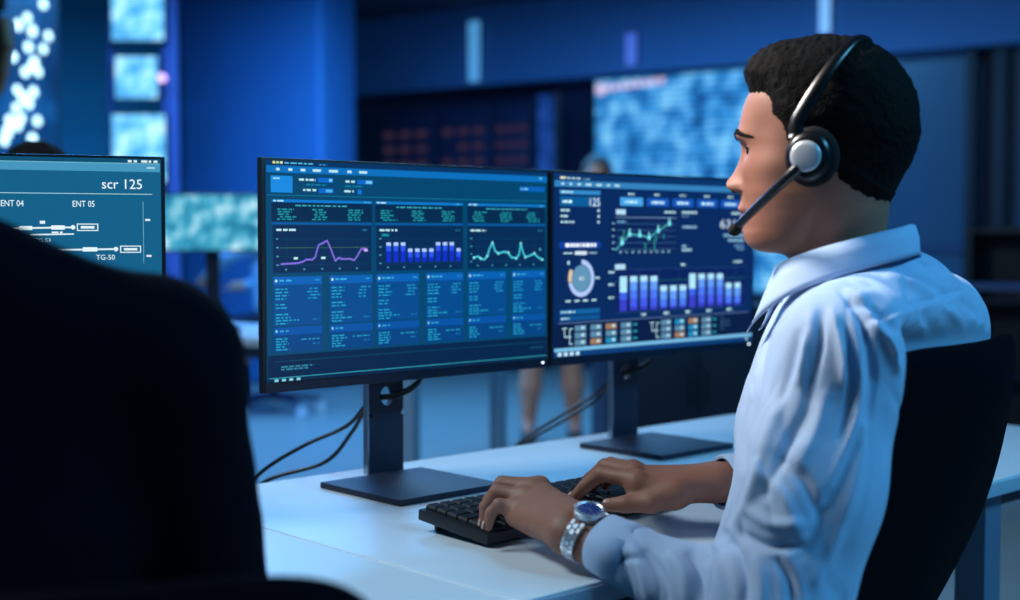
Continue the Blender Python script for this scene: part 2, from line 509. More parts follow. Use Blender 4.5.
# ------------------------------------------------------------------ monitors
M_bez = mat('monitor_plastic', (18, 20, 28), .38, var=.05, bump=.03, bscale=900)
M_stand = mat('stand_metal', (38, 42, 62), .5, .3, var=.04)
M_standdark = mat('stand_plastic', (26, 28, 38), .4, var=.04)
M_chamfer = mat('bright_chamfer', (165, 175, 190), .22, .9)
MW, MH = .535, .315
class Widget:
    """flat print on a lit screen: many quads / strokes / letters collected into one mesh"""
    n = 0
    def __init__(s, y=-.0012):
        s.v, s.f, s.fm, s.m, s.y = [], [], [], [], y
    def mi(s, col, es=1.):
        m = glow('px_%d_%d_%d_%g' % (*col, es), col, es)
        if m not in s.m: s.m.append(m)
        return s.m.index(m)
    def poly(s, pts, col, es=1., dy=0.):
        b = len(s.v)
        for a, c in pts: s.v.append((a * MW, s.y - dy, -c * MH))
        s.f.append(tuple(range(b, b + len(pts)))); s.fm.append(s.mi(col, es)); return s
    def rect(s, a0, b0, a1, b1, col, es=1., dy=0.):
        return s.poly([(a0, b1), (a1, b1), (a1, b0), (a0, b0)], col, es, dy)
    def line(s, pts, wd, col, es=1., dy=.0004):
        for (x0, y0), (x1, y1) in zip(pts, pts[1:]):
            dx, dz = (x1 - x0) * MW, (y1 - y0) * MH
            L = math.hypot(dx, dz) + 1e-9
            nx, nz = -dz / L * wd / 2 / MW, dx / L * wd / 2 / MH
            ex, ez = dx / L * wd * .3 / MW, dz / L * wd * .3 / MH
            s.poly([(x0 - ex + nx, y0 - ez + nz), (x1 + ex + nx, y1 + ez + nz), (x1 + ex - nx, y1 + ez - nz), (x0 - ex - nx, y0 - ez - nz)], col, es, dy)
        return s
    def dot(s, a, b, r, col, es=1., dy=.0006, n=10, r0=0., t0=0., t1=2 * math.pi):
        if r0 == 0:
            return s.poly([(a + r / MW * math.cos(-i * 2 * math.pi / n), b + r / MH * math.sin(-i * 2 * math.pi / n)) for i in range(n)], col, es, dy)
        for i in range(n):
            q0, q1 = t0 + (t1 - t0) * i / n, t0 + (t1 - t0) * (i + 1) / n
            s.poly([(a + r * math.sin(q0) / MW, b - r * math.cos(q0) / MH), (a + r0 * math.sin(q0) / MW, b - r0 * math.cos(q0) / MH),
                    (a + r0 * math.sin(q1) / MW, b - r0 * math.cos(q1) / MH), (a + r * math.sin(q1) / MW, b - r * math.cos(q1) / MH)], col, es, dy)
        return s
    def words(s, a, b, wd, h, col, es=1., rng=None, dy=.0004):
        """an unreadable line of small print: short irregular dashes"""
        r = rng or random
        x = a
        while x < a + wd:
            k = min(r.uniform(.006, .02), a + wd - x)
            s.rect(x, b, x + k, b + h, col, es, dy)
            x += k + r.uniform(.003, .006)
        return s
    def text(s, body, a0, a1, b_base, b_top, col, es=1., dy=.0006):
        cu = bpy.data.curves.new('t', 'FONT'); cu.body = body; cu.size = 1; cu.resolution_u = 3
        ob = bpy.data.objects.new('t', cu)
        me = bpy.data.meshes.new_from_object(ob)
        co = np.zeros(len(me.vertices) * 3); me.vertices.foreach_get('co', co); co = co.reshape(-1, 3)
        lo, hi = co.min(0), co.max(0)
        b = len(s.v)
        for x, y, z in co:
            s.v.append(((a0 + (a1 - a0) * (x - lo[0]) / (hi[0] - lo[0])) * MW, s.y - dy, -(b_base + (b_top - b_base) * (y - lo[1]) / (hi[1] - lo[1])) * MH))
        k = s.mi(col, es)
        for p in me.polygons:
            s.f.append(tuple(b + i for i in p.vertices)); s.fm.append(k)
        bpy.data.objects.remove(ob); bpy.data.curves.remove(cu); bpy.data.meshes.remove(me)
        return s
    def build(s, name, parent):
        return meshobj(name, s.v, s.f, s.m, parent, fm=s.fm)

def make_monitor(label, left, yaw, top, bgcol, bges, neck_front=.085):
    """left = top-left front corner ground position; local x to the right, y away from the viewer, z=0 at the top edge"""
    t = thing('monitor', label, 'monitor', (left[0], left[1], top), yaw, 'dark desktop monitors')
    box('housing', (MW / 2, .0065, -MH / 2), (MW, .011, MH), M_bez, t, .002)
    bk = box('back_cover', (MW / 2, .030, -MH / 2), (MW * .62, .036, MH * .7), M_bez, t, .01)
    for i in range(6):
        box('vent_slot', (MW / 2 - .1 + i * .04, .0495, -MH * .3), (.02, .002, .004), mat('slot_black', (4, 4, 6), .6), bk)
    for i in range(3):
        box('side_port', (-.0006, .007, -MH * .62 - i * .018), (.0016, .005, .012), mat('port_grey', (40, 44, 56), .5), t)
    box('button', (MW * .57, .004, -MH + .0035), (.014, .012, .006), mat('slot_black', (4, 4, 6), .6), t, .001)
    bm = bmesh.new(); b_cyl(bm, (MW * .972, .0012, -MH + .0085), (MW * .972, -.0016, -MH + .0085), .0016, n=12)
    bmobj('power_light', bm, mat('led_white', (220, 240, 255), .3, emit=(235, 245, 255), es=3.), t)
    box('chin', (MW / 2, .0004, -MH * .9785), (MW - .006, .0012, MH * .037), mat('chin_plastic', (14, 24, 46), .3), t)
    s = box('screen', (MW / 2, .0005, -MH * .4835), (MW * .978, .002, MH * .943), glow('bg_%d_%d_%d' % bgcol, bgcol, bges), t)
    # stand: square base under the panel, tall neck at its rear with a cable hole
    nz0 = -(top - DZ) + .006
    bs = box('stand_base', (MW / 2 - .036, -.024, nz0 - .0015), (.188, .184, .009), M_stand, t, .0018)
    nk = thing_part_neck(t, neck_front, nz0)
    return t, s

def thing_part_neck(t, y, z0):
    """flat upright with rounded hole near the top, bridged around the hole"""
    wd, z1, th = .066, -.20, .010
    cx, cz, r = MW / 2 + .002, -.346, .0125
    n = 24
    bm = bmesh.new()
    ring = [(cx + r * math.cos(2 * math.pi * i / n), cz + r * 1.15 * math.sin(2 * math.pi * i / n)) for i in range(n)]
    out = []
    x0, x1 = MW / 2 - wd / 2, MW / 2 + wd / 2
    for (a, b) in ring:
        dx, dz = a - cx, b - cz
        k = 1e9
        if dx > 1e-6: k = min(k, (x1 - cx) / dx)
        if dx < -1e-6: k = min(k, (x0 - cx) / dx)
        if dz > 1e-6: k = min(k, (.03) / dz)
        if dz < -1e-6: k = min(k, (-.03) / dz)
        out.append((cx + dx * k, cz + dz * k))
    def quadstrip(yy, flip):
        R = [bm.verts.new((a, yy, b)) for a, b in ring]; O = [bm.verts.new((a, yy, b)) for a, b in out]
        for i in range(n):
            bm.faces.new((R[i], R[(i + 1) % n], O[(i + 1) % n], O[i]))
        return R, O
    R0, O0 = quadstrip(y - th / 2, 0); R1, O1 = quadstrip(y + th / 2, 1)
    for i in range(n):
        j = (i + 1) % n
        bm.faces.new((R0[i], R0[j], R1[j], R1[i])); bm.faces.new((O0[i], O0[j], O1[j], O1[i]))
    for za, zb in ((z0, cz - .03), (cz + .03, z1)):
        b_box(bm, (MW / 2, y, (za + zb) / 2), (wd, th, abs(zb - za)))
    k = bmobj('stand_neck', bm, M_stand, t)
    box('neck_side_trim', (x0 - .001, y, (z0 + z1) / 2), (.0025, th + .001, z1 - z0), M_chamfer, k)
    box('mount_arm', (MW / 2, y / 2 + .022, -.175), (.06, y - .02, .06), M_standdark, k, .004)
    return k

L1 = (-.328, 1.79)
mon1, scr1 = make_monitor('dark monitor showing teal dashboard with purple line graph and blue bars', L1, YAW, 1.2034, (3, 72, 114), .92)
L2 = Vector((*L1, 0)) + U * (MW + .004)
mon2, scr2 = make_monitor('dark monitor showing navy dashboard with ring gauge and tall bar chart', (L2.x, L2.y), YAW, 1.2034, (8, 42, 98), .9)
mon3, scr3 = make_monitor('dark monitor showing teal track diagram in front of suited person', (-.951, 1.592), math.atan2(.209, .492), 1.204, (22, 100, 142), .92)

# --- dashboard on the first monitor
R1 = random.Random(11)
CY, TL_, WH = (40, 190, 215), (20, 140, 180), (190, 235, 245)
W_ = Widget()
W_.rect(.012, .034, .987, .064, (10, 112, 190)).rect(.012, .013, .987, .034, (6, 50, 100), dy=-.0002)
for i, c in enumerate(((235, 220, 120), (150, 230, 150), (235, 230, 160))): W_.rect(.03 + i * .011, .016, .038 + i * .011, .026, c)
W_.words(.065, .019, .085, .006, (90, 190, 220), rng=R1).words(.17, .021, .025, .006, (60, 150, 200), rng=R1)
for a, b in ((.04, .05), (.076, .088), (.113, .127), (.15, .175), (.2, .228), (.258, .272), (.296, .322)): W_.rect(a, .044, b, .055, WH, dy=.0004)
W_.rect(.955, .04, .967, .05, (90, 190, 240), dy=.0004)
W_.build('menu_bar', scr1)
W_ = Widget()
W_.rect(.024, .077, .0885, .148, (24, 138, 224)).words(.03, .085, .02, .007, (150, 215, 250), rng=R1)
for a, z, wd in ((.108, .086, .05), (.12, .13, .04), (.252, .088, .03), (.248, .131, .03)): W_.words(a, z, wd, .009, WH, rng=R1)
for a, z in ((.13, .108), (.25, .11)): W_.words(a, z, .06, .007, (20, 125, 165), rng=R1)
W_.rect(.166, .08, .213, .1, (12, 104, 205)).rect(.2, .084, .21, .096, (120, 205, 250), dy=.0004)
W_.rect(.168, .126, .214, .146, (12, 104, 205)).rect(.19, .13, .21, .142, (80, 180, 240), dy=.0004)
W_.rect(.29, .083, .342, .103, (12, 104, 205)).rect(.318, .087, .338, .099, (120, 205, 250), dy=.0004)
W_.rect(.292, .127, .304, .147, (18, 120, 225))
W_.rect(.875, .088, .978, .112, (8, 98, 190)).words(.88, .096, .03, .008, (120, 205, 245), rng=R1)
W_.rect(.012, .158, .987, .1605, (24, 128, 165))
W_.build('status_panel', scr1)
for a0, a1 in ((.026, .338), (.349, .656), (.674, .981)):
    W_ = Widget()
    W_.rect(a0, .177, a1, .27, (4, 40, 76)).rect(a0, .177, a1, .189, (14, 120, 205), dy=.0003)
    W_.words(a0 + .005, .18, .03, .006, WH, rng=R1).words(a1 - .025, .18, .018, .006, (70, 170, 220), rng=R1)
    W_.words(a0 + .07, .199, .16, .006, (60, 170, 190), rng=R1)
    for k in range(3):
        for j in range(5):
            W_.words(a0 + .015 + k * .105 + R1.uniform(0, .012), .216 + j * .0105, R1.uniform(.03, .05), .006, (30, 150, 165), rng=R1)
    W_.rect(a0, .275, a1, .283, (12, 88, 165))
    W_.build('table_panel', scr1)
def chart(a0, a1):
    w_ = Widget(); w_.rect(a0, .286, a1, .49, (5, 42, 84))
    for k in range(4): w_.rect(a0 + .025, .345 + k * .037, a1 - .008, .3465 + k * .037, (14, 70, 108), dy=.0002)
    for k in range(5): w_.rect(a0 + .04 + k * .055, .34, a0 + .0412 + k * .055, .468, (12, 62, 100), dy=.0002)
    for k in range(5): w_.words(a0 + .035 + k * .055, .472, .006, .007, (70, 150, 180), rng=R1)
    for k in range(4): w_.words(a0 + .009, .342 + k * .037, .008, .006, (70, 150, 180), rng=R1)
    w_.words(a0 + .01, .302, .06, .009, WH, rng=R1).words(a1 - .03, .303, .018, .006, (40, 120, 150), rng=R1)
    return w_
g = chart(.029, .335)
PU = (128, 110, 225)
g.line([(.052, .452), (.1, .449), (.118, .443), (.128, .434), (.146, .435), (.155, .425), (.166, .372), (.178, .364), (.193, .353), (.205, .392), (.218, .442), (.229, .428), (.24, .434), (.268, .434), (.278, .441), (.287, .425), (.302, .39), (.314, .388), (.322, .4)], .0024, PU)
g.line([(.05, .383), (.325, .383)], .0008, (70, 110, 80)).rect(.09, .423, .102, .433, WH, dy=.0005).rect(.174, .423, .187, .433, WH, dy=.0005).rect(.31, .39, .322, .402, (200, 170, 250), dy=.0007)
g.build('line_graph', scr1)
g = chart(.352, .657)
g.rect(.37, .322, .395, .335, (40, 190, 215))
hs = [.362] * 3 + [.391] * 5 + [.362] * 4 + [.39]
hs = [.362, .362, .362, .391, .391, .391, .391, .362, .362, .362, .391]
for i, h in enumerate(hs):
    a = .385 + i * .0247
    g.rect(a, h + .04, a + .0155, .452, (14, 40, 190), 1.2, .0003).rect(a, h + .015, a + .0155, h + .04, (40, 78, 225), 1.2, .0003).rect(a, h, a + .0155, h + .015, (160, 190, 250), 1.2, .0003)
g.build('bar_chart', scr1)
g = chart(.674, .98)
pl = [(.697, .437), (.713, .431), (.722, .441), (.737, .447), (.748, .43), (.757, .393), (.768, .366), (.778, .405), (.79, .418), (.815, .41), (.83, .415), (.842, .438), (.862, .443), (.873, .425), (.88, .37), (.888, .41), (.898, .438), (.92, .43), (.935, .42), (.95, .44), (.968, .452)]
g.line(pl, .0028, (70, 205, 225))
for k in range(0, len(pl), 2): g.dot(*pl[k], .0022, (140, 235, 245))
g.dot(.958, .4, .0018, (90, 210, 225))
g.build('line_graph', scr1)
for (a0, a1) in ((.029, .176), (.2, .338), (.352, .497), (.522, .657), (.674, .821), (.845, .98)):
    W_ = Widget()
    W_.rect(a0, .506, a1, .715, (4, 74, 142)).rect(a0, .506, a1, .541, (8, 96, 182), dy=.0003)
    W_.dot(a0 + .008, .523, .002, WH).words(a0 + .018, .519, .04, .007, (60, 180, 225), rng=R1).words(a1 - .022, .519, .016, .007, (40, 150, 210), rng=R1)
    for j, z in enumerate((.556, .570, .584, .598, .622, .636, .664, .678, .690, .703)):
        W_.words(a0 + .006, z, R1.uniform(.03, .045) if j != 8 else .07, .006, (34, 160, 200), rng=R1)
        if j < 4: W_.words(a1 - .048 + R1.uniform(0, .012), z, R1.uniform(.022, .034), .006, (34, 150, 200), rng=R1)
    W_.words(a1 - .03, .69, .022, .006, (24, 120, 180), rng=R1)
    W_.build('info_card', scr1)
    W_ = Widget()
    W_.rect(a0, .722, a1, .83, (4, 66, 130)).rect(a0, .722, a1, .755, (6, 82, 165), dy=.0003)
    W_.dot(a0 + .008, .738, .002, (120, 200, 230)).words(a0 + .018, .735, .026, .007, (50, 165, 215), rng=R1)
    for j in range(5): W_.words(a0 + .006, .768 + j * .0115, R1.uniform(.025, .05), .006, (34, 160, 200), rng=R1)
    W_.words(a1 - .065, .775, .055, .006, (34, 150, 195), rng=R1).words(a1 - .03, .795, .02, .006, (24, 120, 180), rng=R1)
    W_.build('info_card', scr1)
W_ = Widget()
W_.rect(.012, .84, .987, .955, (4, 34, 72)).rect(.033, .866, .983, .8685, (14, 84, 112), dy=.0003).rect(.015, .936, .987, .9385, (60, 190, 205), dy=.0003)
W_.words(.05, .888, .1, .007, (50, 130, 160), rng=R1).words(.05, .899, .085, .007, (50, 130, 160), rng=R1).words(.92, .889, .055, .008, (20, 80, 110), rng=R1)
for k in range(4): W_.rect(.03 + k * .022, .942, .042 + k * .022, .953, (130, 205, 225), dy=.0003)
W_.build('task_bar', scr1)

# --- dashboard on the second monitor
R2 = random.Random(5)
W_ = Widget()
W_.rect(.012, .05, .987, .082, (52, 130, 190)).rect(.012, .013, .987, .05, (10, 50, 104), dy=-.0002)
W_.rect(.036, .03, .06, .042, (230, 225, 200)).words(.064, .033, .06, .008, WH, rng=R2).words(.135, .036, .03, .006, (120, 190, 225), rng=R2)
for a, b in ((.04, .052), (.075, .087), (.11, .125), (.145, .172), (.192, .218), (.24, .255), (.276, .3)): W_.rect(a, .062, b, .072, WH, dy=.0004)
W_.build('menu_bar', scr2)
W_ = Widget()
W_.rect(.034, .098, .212, .119, (52, 140, 205)).words(.04, .104, .05, .008, WH, rng=R2)
W_.rect(.034, .13, .212, .181, (10, 92, 152)).words(.046, .15, .04, .014, WH, 1.4, rng=R2).text('125', .164, .209, .178, .136, (225, 238, 245), 1.)
for k, wd in enumerate((.04, .03, .058)):
    W_.words(.038, .196 + k * .03, wd, .011, WH, rng=R2).rect(.2, .194 + k * .03, .209, .207 + k * .03, (190, 230, 250))
W_.build('train_list', scr2)
W_ = Widget()
W_.rect(.034, .363, .214, .397, (12, 66, 160)).words(.058, .371, .135, .019, (235, 245, 250), 1.2, rng=R2)
W_.words(.05, .418, .04, .007, WH, rng=R2).rect(.1, .412, .152, .431, (215, 235, 250)).words(.162, .418, .035, .007, WH, rng=R2)
ac, bc = .127, .552
W_.dot(ac, bc, .0215, (96, 150, 185), n=28).dot(ac, bc, .0305, (170, 195, 240), 1.1, .0008, 26, .0225, .02, 4.45).dot(ac, bc, .0305, (225, 200, 165), 1.0, .0008, 6, .0225, 4.5, 5.25)
W_.text('62', .117, .139, .563, .541, (235, 245, 250), dy=.001)
W_.rect(.068, .462, .077, .48, WH).rect(.19, .548, .21, .557, WH)
for k in range(4): W_.rect(.06 + k * .038, .664, .082 + k * .038, .673, WH)
W_.rect(.034, .712, .212, .737, (16, 98, 160)).words(.04, .72, .06, .009, WH, rng=R2).rect(.034, .745, .212, .77, (14, 84, 146)).words(.04, .753, .035, .009, WH, rng=R2)
W_.build('ring_gauge', scr2)
for k in range(5):
    a = .303 + k * .1265
    W_ = Widget()
    W_.rect(a, .127, a + .108, .172, (70, 165, 235) if k == 0 else (22, 88, 190)).words(a + .022, .144, .062, .014, WH, 1.2, rng=R2).words(a + .036, .104, .03, .01, WH, rng=R2)
    W_.build('button_tile', scr2)
g = Widget()
g.rect(.255, .228, .578, .425, (8, 34, 84))
for k in range(6): g.rect(.282, .233 + k * .034, .575, .2355 + k * .034, (150, 190, 225) if k == 0 else (70, 112, 165), dy=.0002)
g.rect(.284, .192, .329, .219, (180, 222, 245)).words(.516, .197, .058, .011, WH, rng=R2).words(.29, .253, .04, .009, (120, 190, 225), rng=R2)
g.line([(.282, .408), (.312, .37), (.347, .324), (.395, .329), (.44, .343), (.485, .305), (.54, .265)], .0022, (80, 190, 200))
for a, b in ((.312, .37), (.347, .324), (.395, .329), (.44, .343), (.485, .305), (.54, .265)):
    g.dot(a, b, .0042, (120, 225, 235), 1.2).rect(a - .003, b - .03, a + .003, b, (150, 235, 240), dy=.0005)
for a, b0, b1 in ((.318, .30, .34), (.42, .37, .41), (.465, .35, .415), (.472, .33, .36), (.51, .32, .35), (.3, .34, .36)):
    g.rect(a, b0, a + .004, b1, (50, 170, 150), dy=.0004)
for k in range(9): g.words(.3 + k * .029, .414, .01, .011, (140, 190, 215), rng=R2)
for k in range(5): g.words(.266, .262 + k * .034, .01, .008, (140, 190, 215), rng=R2)
g.build('line_graph', scr2)
W_ = Widget()
W_.words(.605, .196, .075, .012, WH, rng=R2).words(.605, .22, .035, .007, (110, 160, 200), rng=R2).words(.607, .277, .075, .013, (150, 195, 225), rng=R2)
W_.words(.868, .196, .06, .013, WH, rng=R2).text('631 p', .805, .945, .305, .239, (205, 228, 242), 1.)
W_.words(.825, .322, .115, .016, (140, 195, 225), rng=R2).words(.85, .352, .09, .015, (140, 195, 225), rng=R2).words(.885, .386, .05, .011, (110, 165, 205), rng=R2).words(.9, .405, .04, .01, (110, 165, 205), rng=R2)
W_.words(.605, .385, .025, .011, (150, 200, 225), rng=R2).words(.605, .405, .05, .013, (170, 215, 235), rng=R2)
W_.build('readout', scr2)
g = Widget()
g.rect(.285, .512, .945, .745, (9, 32, 92))
g.rect(.28, .484, .328, .512, (180, 222, 245)).words(.6, .488, .025, .011, WH, rng=R2).words(.88, .478, .05, .011, WH, rng=R2)
for z in (.513, .576, .656, .742): g.rect(.282, z, .945, z + .002, (50, 90, 150) if z != .576 else (40, 140, 110), dy=.0001)
for k in range(6): g.rect(.39 + k * .1, .51, .3915 + k * .1, .745, (44, 80, 140), dy=.0001)
for i, (h, wt) in enumerate(((.55, 1), (.55, 0), (.55, 0), (.552, 0), (.607, 0), (.608, 0), (.608, 0), (.545, 1), (.548, 0), (.549, 0), (.55, 0), (.606, 0), (.606, 0))):
    a = .302 + i * .0487; wd = .033
    seg = [(.03, (170, 222, 250)), (.075, (96, 152, 240)), (.12, (74, 116, 236)), (.165, (66, 88, 226))]
    if wt: seg = [(.085, (170, 225, 250)), (.125, (60, 96, 225))]
    z = h
    for k, (e, c) in enumerate(seg):
        z1 = min(h + e, .722)
        if z1 > z: g.rect(a, z, a + wd, z1, c, 1.1, .0004)
        z = max(z, z1)
    if z < .735: g.rect(a, z, a + wd, .735, (58, 64, 205), 1.0, .0004)
for k in range(5): g.words(.405 + k * .11, .753, .026, .013, WH, rng=R2)
for k, z in enumerate((.52, .585, .655)): g.words(.25, z, .025, .011, WH, rng=R2)
g.build('bar_chart', scr2)
W_ = Widget()
W_.rect(.012, .785, .987, .908, (7, 26, 66), dy=-.0003).rect(.03, .779, .965, .7835, (90, 120, 165)).rect(.012, .908, .987, .927, (120, 190, 230)).rect(.012, .927, .987, .955, (10, 60, 120))
for k in range(4): W_.rect(.026 + k * .026, .931, .043 + k * .026, .95, (195, 232, 250), dy=.0003)
W_.dot(.955, .94, .003, (180, 220, 240))
cols = {(2, 0): 1, (1, 2): 1, (2, 2): 2}
cols2 = {(2, 0): 1, (1, 2): 1, (2, 1): 2, (2, 2): 2, (1, 0): 2}
for x0, cc in ((.1, cols), (.502, cols2)):
    for i in range(4):
        for j in range(3):
            c = ((92, 140, 170), (165, 125, 90), (30, 140, 190))[cc.get((i, j), 0)]
            a, b = x0 + i * .0692, .797 + j * .037
            W_.rect(a, b, a + .05, b + .029, c, dy=.0002).rect(a + .028, b + .006, a + .042, b + .02, (185, 225, 240), dy=.0004)
    for j in range(3): W_.rect(x0 + .268, .806 + j * .037, x0 + .285, .815 + j * .037, (40, 170, 190), dy=.0003)
    xb = x0 - .055
    W_.line([(xb, .808), (xb + .02, .808)], .0016, WH).line([(xb + .01, .808), (xb + .01, .852), (xb + .04, .852)], .0016, WH).line([(xb + .045, .812), (xb + .032, .812), (xb + .032, .89), (xb + .045, .89)], .0016, WH)
for j in range(4): W_.words(.81, .8 + j * .022, (.02, .05, .055, .02)[j], .008, (60, 95, 135), rng=R2)
W_.build('unit_grid', scr2)

# --- track diagram on the third monitor
R3 = random.Random(3)
W_ = Widget()
WW = (225, 245, 250)
W_.rect(.012, .013, .987, .03, (14, 78, 112)).rect(.012, .03, .987, .033, (120, 190, 210), dy=.0003).rect(.012, .033, .987, .066, (70, 150, 190))
W_.words(.91, .018, .022, .009, WW, rng=R3).words(.942, .018, .04, .009, WW, rng=R3).words(.955, .045, .02, .008, (160, 210, 230), rng=R3)
W_.build('menu_bar', scr3)
W_ = Widget()
W_.text('scr 125', .848, .943, .138, .098, WW, 1.1).rect(.03, .158, .9675, .161, (170, 215, 225))
W_.build('title', scr3)
W_ = Widget()
for s_, a, b in (('ENT 01', .127, .177), ('ENT 02', .29, .34), ('ENT 03', .453, .503), ('ENT 04', .616, .667), ('ENT 05', .779, .83)):
    W_.text(s_, a, b, .214, .189, WW, 1.1)
W_.rect(.9445, .19, .946, .45, (110, 175, 195)).rect(.95, .263, .962, .271, WW).rect(.952, .414, .964, .422, WW)
W_.line([(.5, .303), (.645, .303), (.782, .2985)], .0022, WW)
for a, b, r0, r1 in ((.656, .686, .294, .31), (.729, .76, .291, .308), (.801, .835, .381, .398), (.55, .58, .294, .31)): W_.rect(a, r0, b, r1, WW, 1.1)
W_.dot(.779, .2985, .003, WW)
def obox(a0, b0, a1, b1):
    for q in ((a0, b0, a1, b0 + .004), (a0, b1 - .004, a1, b1), (a0, b0, a0 + .0025, b1), (a1 - .0025, b0, a1, b1)): W_.rect(*q, WW)
    W_.rect(a0 + .009, b0 + .01, a1 - .009, b1 - .01, WW)
obox(.788, .283, .838, .3135); obox(.889, .3747, .939, .4044)
W_.line([(.682, .329), (.78, .326)], .0018, WW).line([(.7, .3925), (.8795, .3886)], .0022, WW).dot(.879, .3886, .003, WW)
W_.words(.703, .272, .012, .012, WW, rng=R3).text('TG 53', .691, .727, .359, .344, WW).text('TG-50', .832, .876, .433, .412, WW).words(.73, .316, .025, .007, WW, rng=R3)
W_.line([(.1, .45), (.6, .44)], .0022, WW).line([(.2, .6), (.8, .58)], .0022, WW)
W_.build('track_diagram', scr3)

# ------------------------------------------------------------------ cables behind the monitors
M_cab = mat('cable_rubber', (14, 15, 20), .38, var=.1)
def mloc(m, x, y, z):
    c, s = math.cos(m.rotation_euler.z), math.sin(m.rotation_euler.z)
    return Vector((m.location.x + c * x - s * y, m.location.y + s * x + c * y, m.location.z + z))
def cable(label, pts, r=.0032):
    tag(tube('cable', pts, r, M_cab, n=8, sub=10), label, 'cable')
for m, tg, vs in ((mon1, 'teal dashboard monitor', (((348, 425), (305, 445), (264, 470), (228, 505)), ((352, 432), (325, 462), (268, 480), (225, 512)))),
                  (mon2, 'navy dashboard monitor', (((598, 392), (560, 416), (522, 441), (490, 475)), ((600, 396), (564, 420), (520, 446), (486, 480))))):
    d0 = 2.06 if m is mon1 else 2.46
    for k in range(2):
        a = mloc(m, MW / 2 + .10 - k * .03, .05, -.27)
        b = mloc(m, MW / 2 + .055 - k * .006, .062, -.322 - .006 * k)
        h0 = mloc(m, MW / 2 + .014, .070, -.343 - .004 * k)
        h1 = mloc(m, MW / 2 - .012, .100, -.352 - .004 * k)
        pts = [a, b, h0, h1] + [P(x, y, d0 + .02 * k + .012 * i) for i, (x, y) in enumerate(vs[k])]
        cable('%s black cable threaded through stand of the %s' % (('upper', 'lower')[k], tg), pts)

# ------------------------------------------------------------------ keyboard
KW, KD = .335, .128
kf = PZ(487, 548.5, DZ)
kb = thing('keyboard', 'black desktop keyboard under the hands of the headset wearer', 'keyboard', (kf.x, kf.y, DZ), YAW)
M_kb = mat('keyboard_plastic', (22, 23, 30), .45, var=.06, bump=.05, bscale=900)
M_key = mat('keycap_plastic', (24, 25, 33), .6, var=.05)
TILT = math.atan2(.011, KD)
KR = Matrix.Translation((0, 0, .002)) @ Matrix.Rotation(TILT, 4, 'X')
bm = bmesh.new()
b_box(bm, (KW / 2, KD / 2, .008), (KW, KD, .014), KR, .003)
case = bmobj('case', bm, M_kb, kb, auto=40)
for x in (.03, KW - .03):
    box('foot', (x, KD - .012, .0055), (.02, .006, .011), M_kb, kb)
rows = [[1.25, 1.25, 1.25, 5.6, 1, 1, 1, 1, 1, 1], [2.1, 1, 1, 1, 1, 1, 1, 1, 1, 1, 1, 1.8, 1, 1.45], [1.7, 1, 1, 1, 1, 1, 1, 1, 1, 1, 1, 1, 2.2, 1.45],
        [1.4, 1, 1, 1, 1, 1, 1, 1, 1, 1, 1, 1, 1, 1.5, 1.45], [1, 1, 1, 1, 1, 1, 1, 1, 1, 1, 1, 1, 1, 1.9, 1.45], [1] * 16]
pitch_y = (KD - .010) / 6
keymesh = {}
for j, rw in enumerate(rows):
    un = (KW - .012) / sum(rw)
    x = .006
    for wd in rw:
        kx = round(wd * un, 5)
        if kx not in keymesh:
            me = bpy.data.meshes.new('key')
            a, b, h, i = kx / 2 - .0012, pitch_y / 2 - .0012, .0068, .0016
            vs = [(-a, -b, 0), (a, -b, 0), (a, b, 0), (-a, b, 0), (-a, -b, h * .6), (a, -b, h * .6), (a, b, h * .6), (-a, b, h * .6),
                  (-a + i, -b + i, h), (a - i, -b + i, h), (a - i, b - i * .7, h), (-a + i, b - i * .7, h)]
            fs = [(0, 1, 5, 4), (1, 2, 6, 5), (2, 3, 7, 6), (3, 0, 4, 7), (4, 5, 9, 8), (5, 6, 10, 9), (6, 7, 11, 10), (7, 4, 8, 11), (8, 9, 10, 11)]
            me.from_pydata(vs, [], fs); me.materials.append(M_key); me.update()
            keymesh[kx] = me
        o = bpy.data.objects.new('key', keymesh[kx])
        link(o, kb)
        o.matrix_local = KR @ Matrix.Translation((x + kx / 2, .005 + (j + .5) * pitch_y, .0145))
        x += kx

def sstep(a, b, x):
    t = np.clip((x - a) / (b - a), 0, 1); return t * t * (3 - 2 * t)
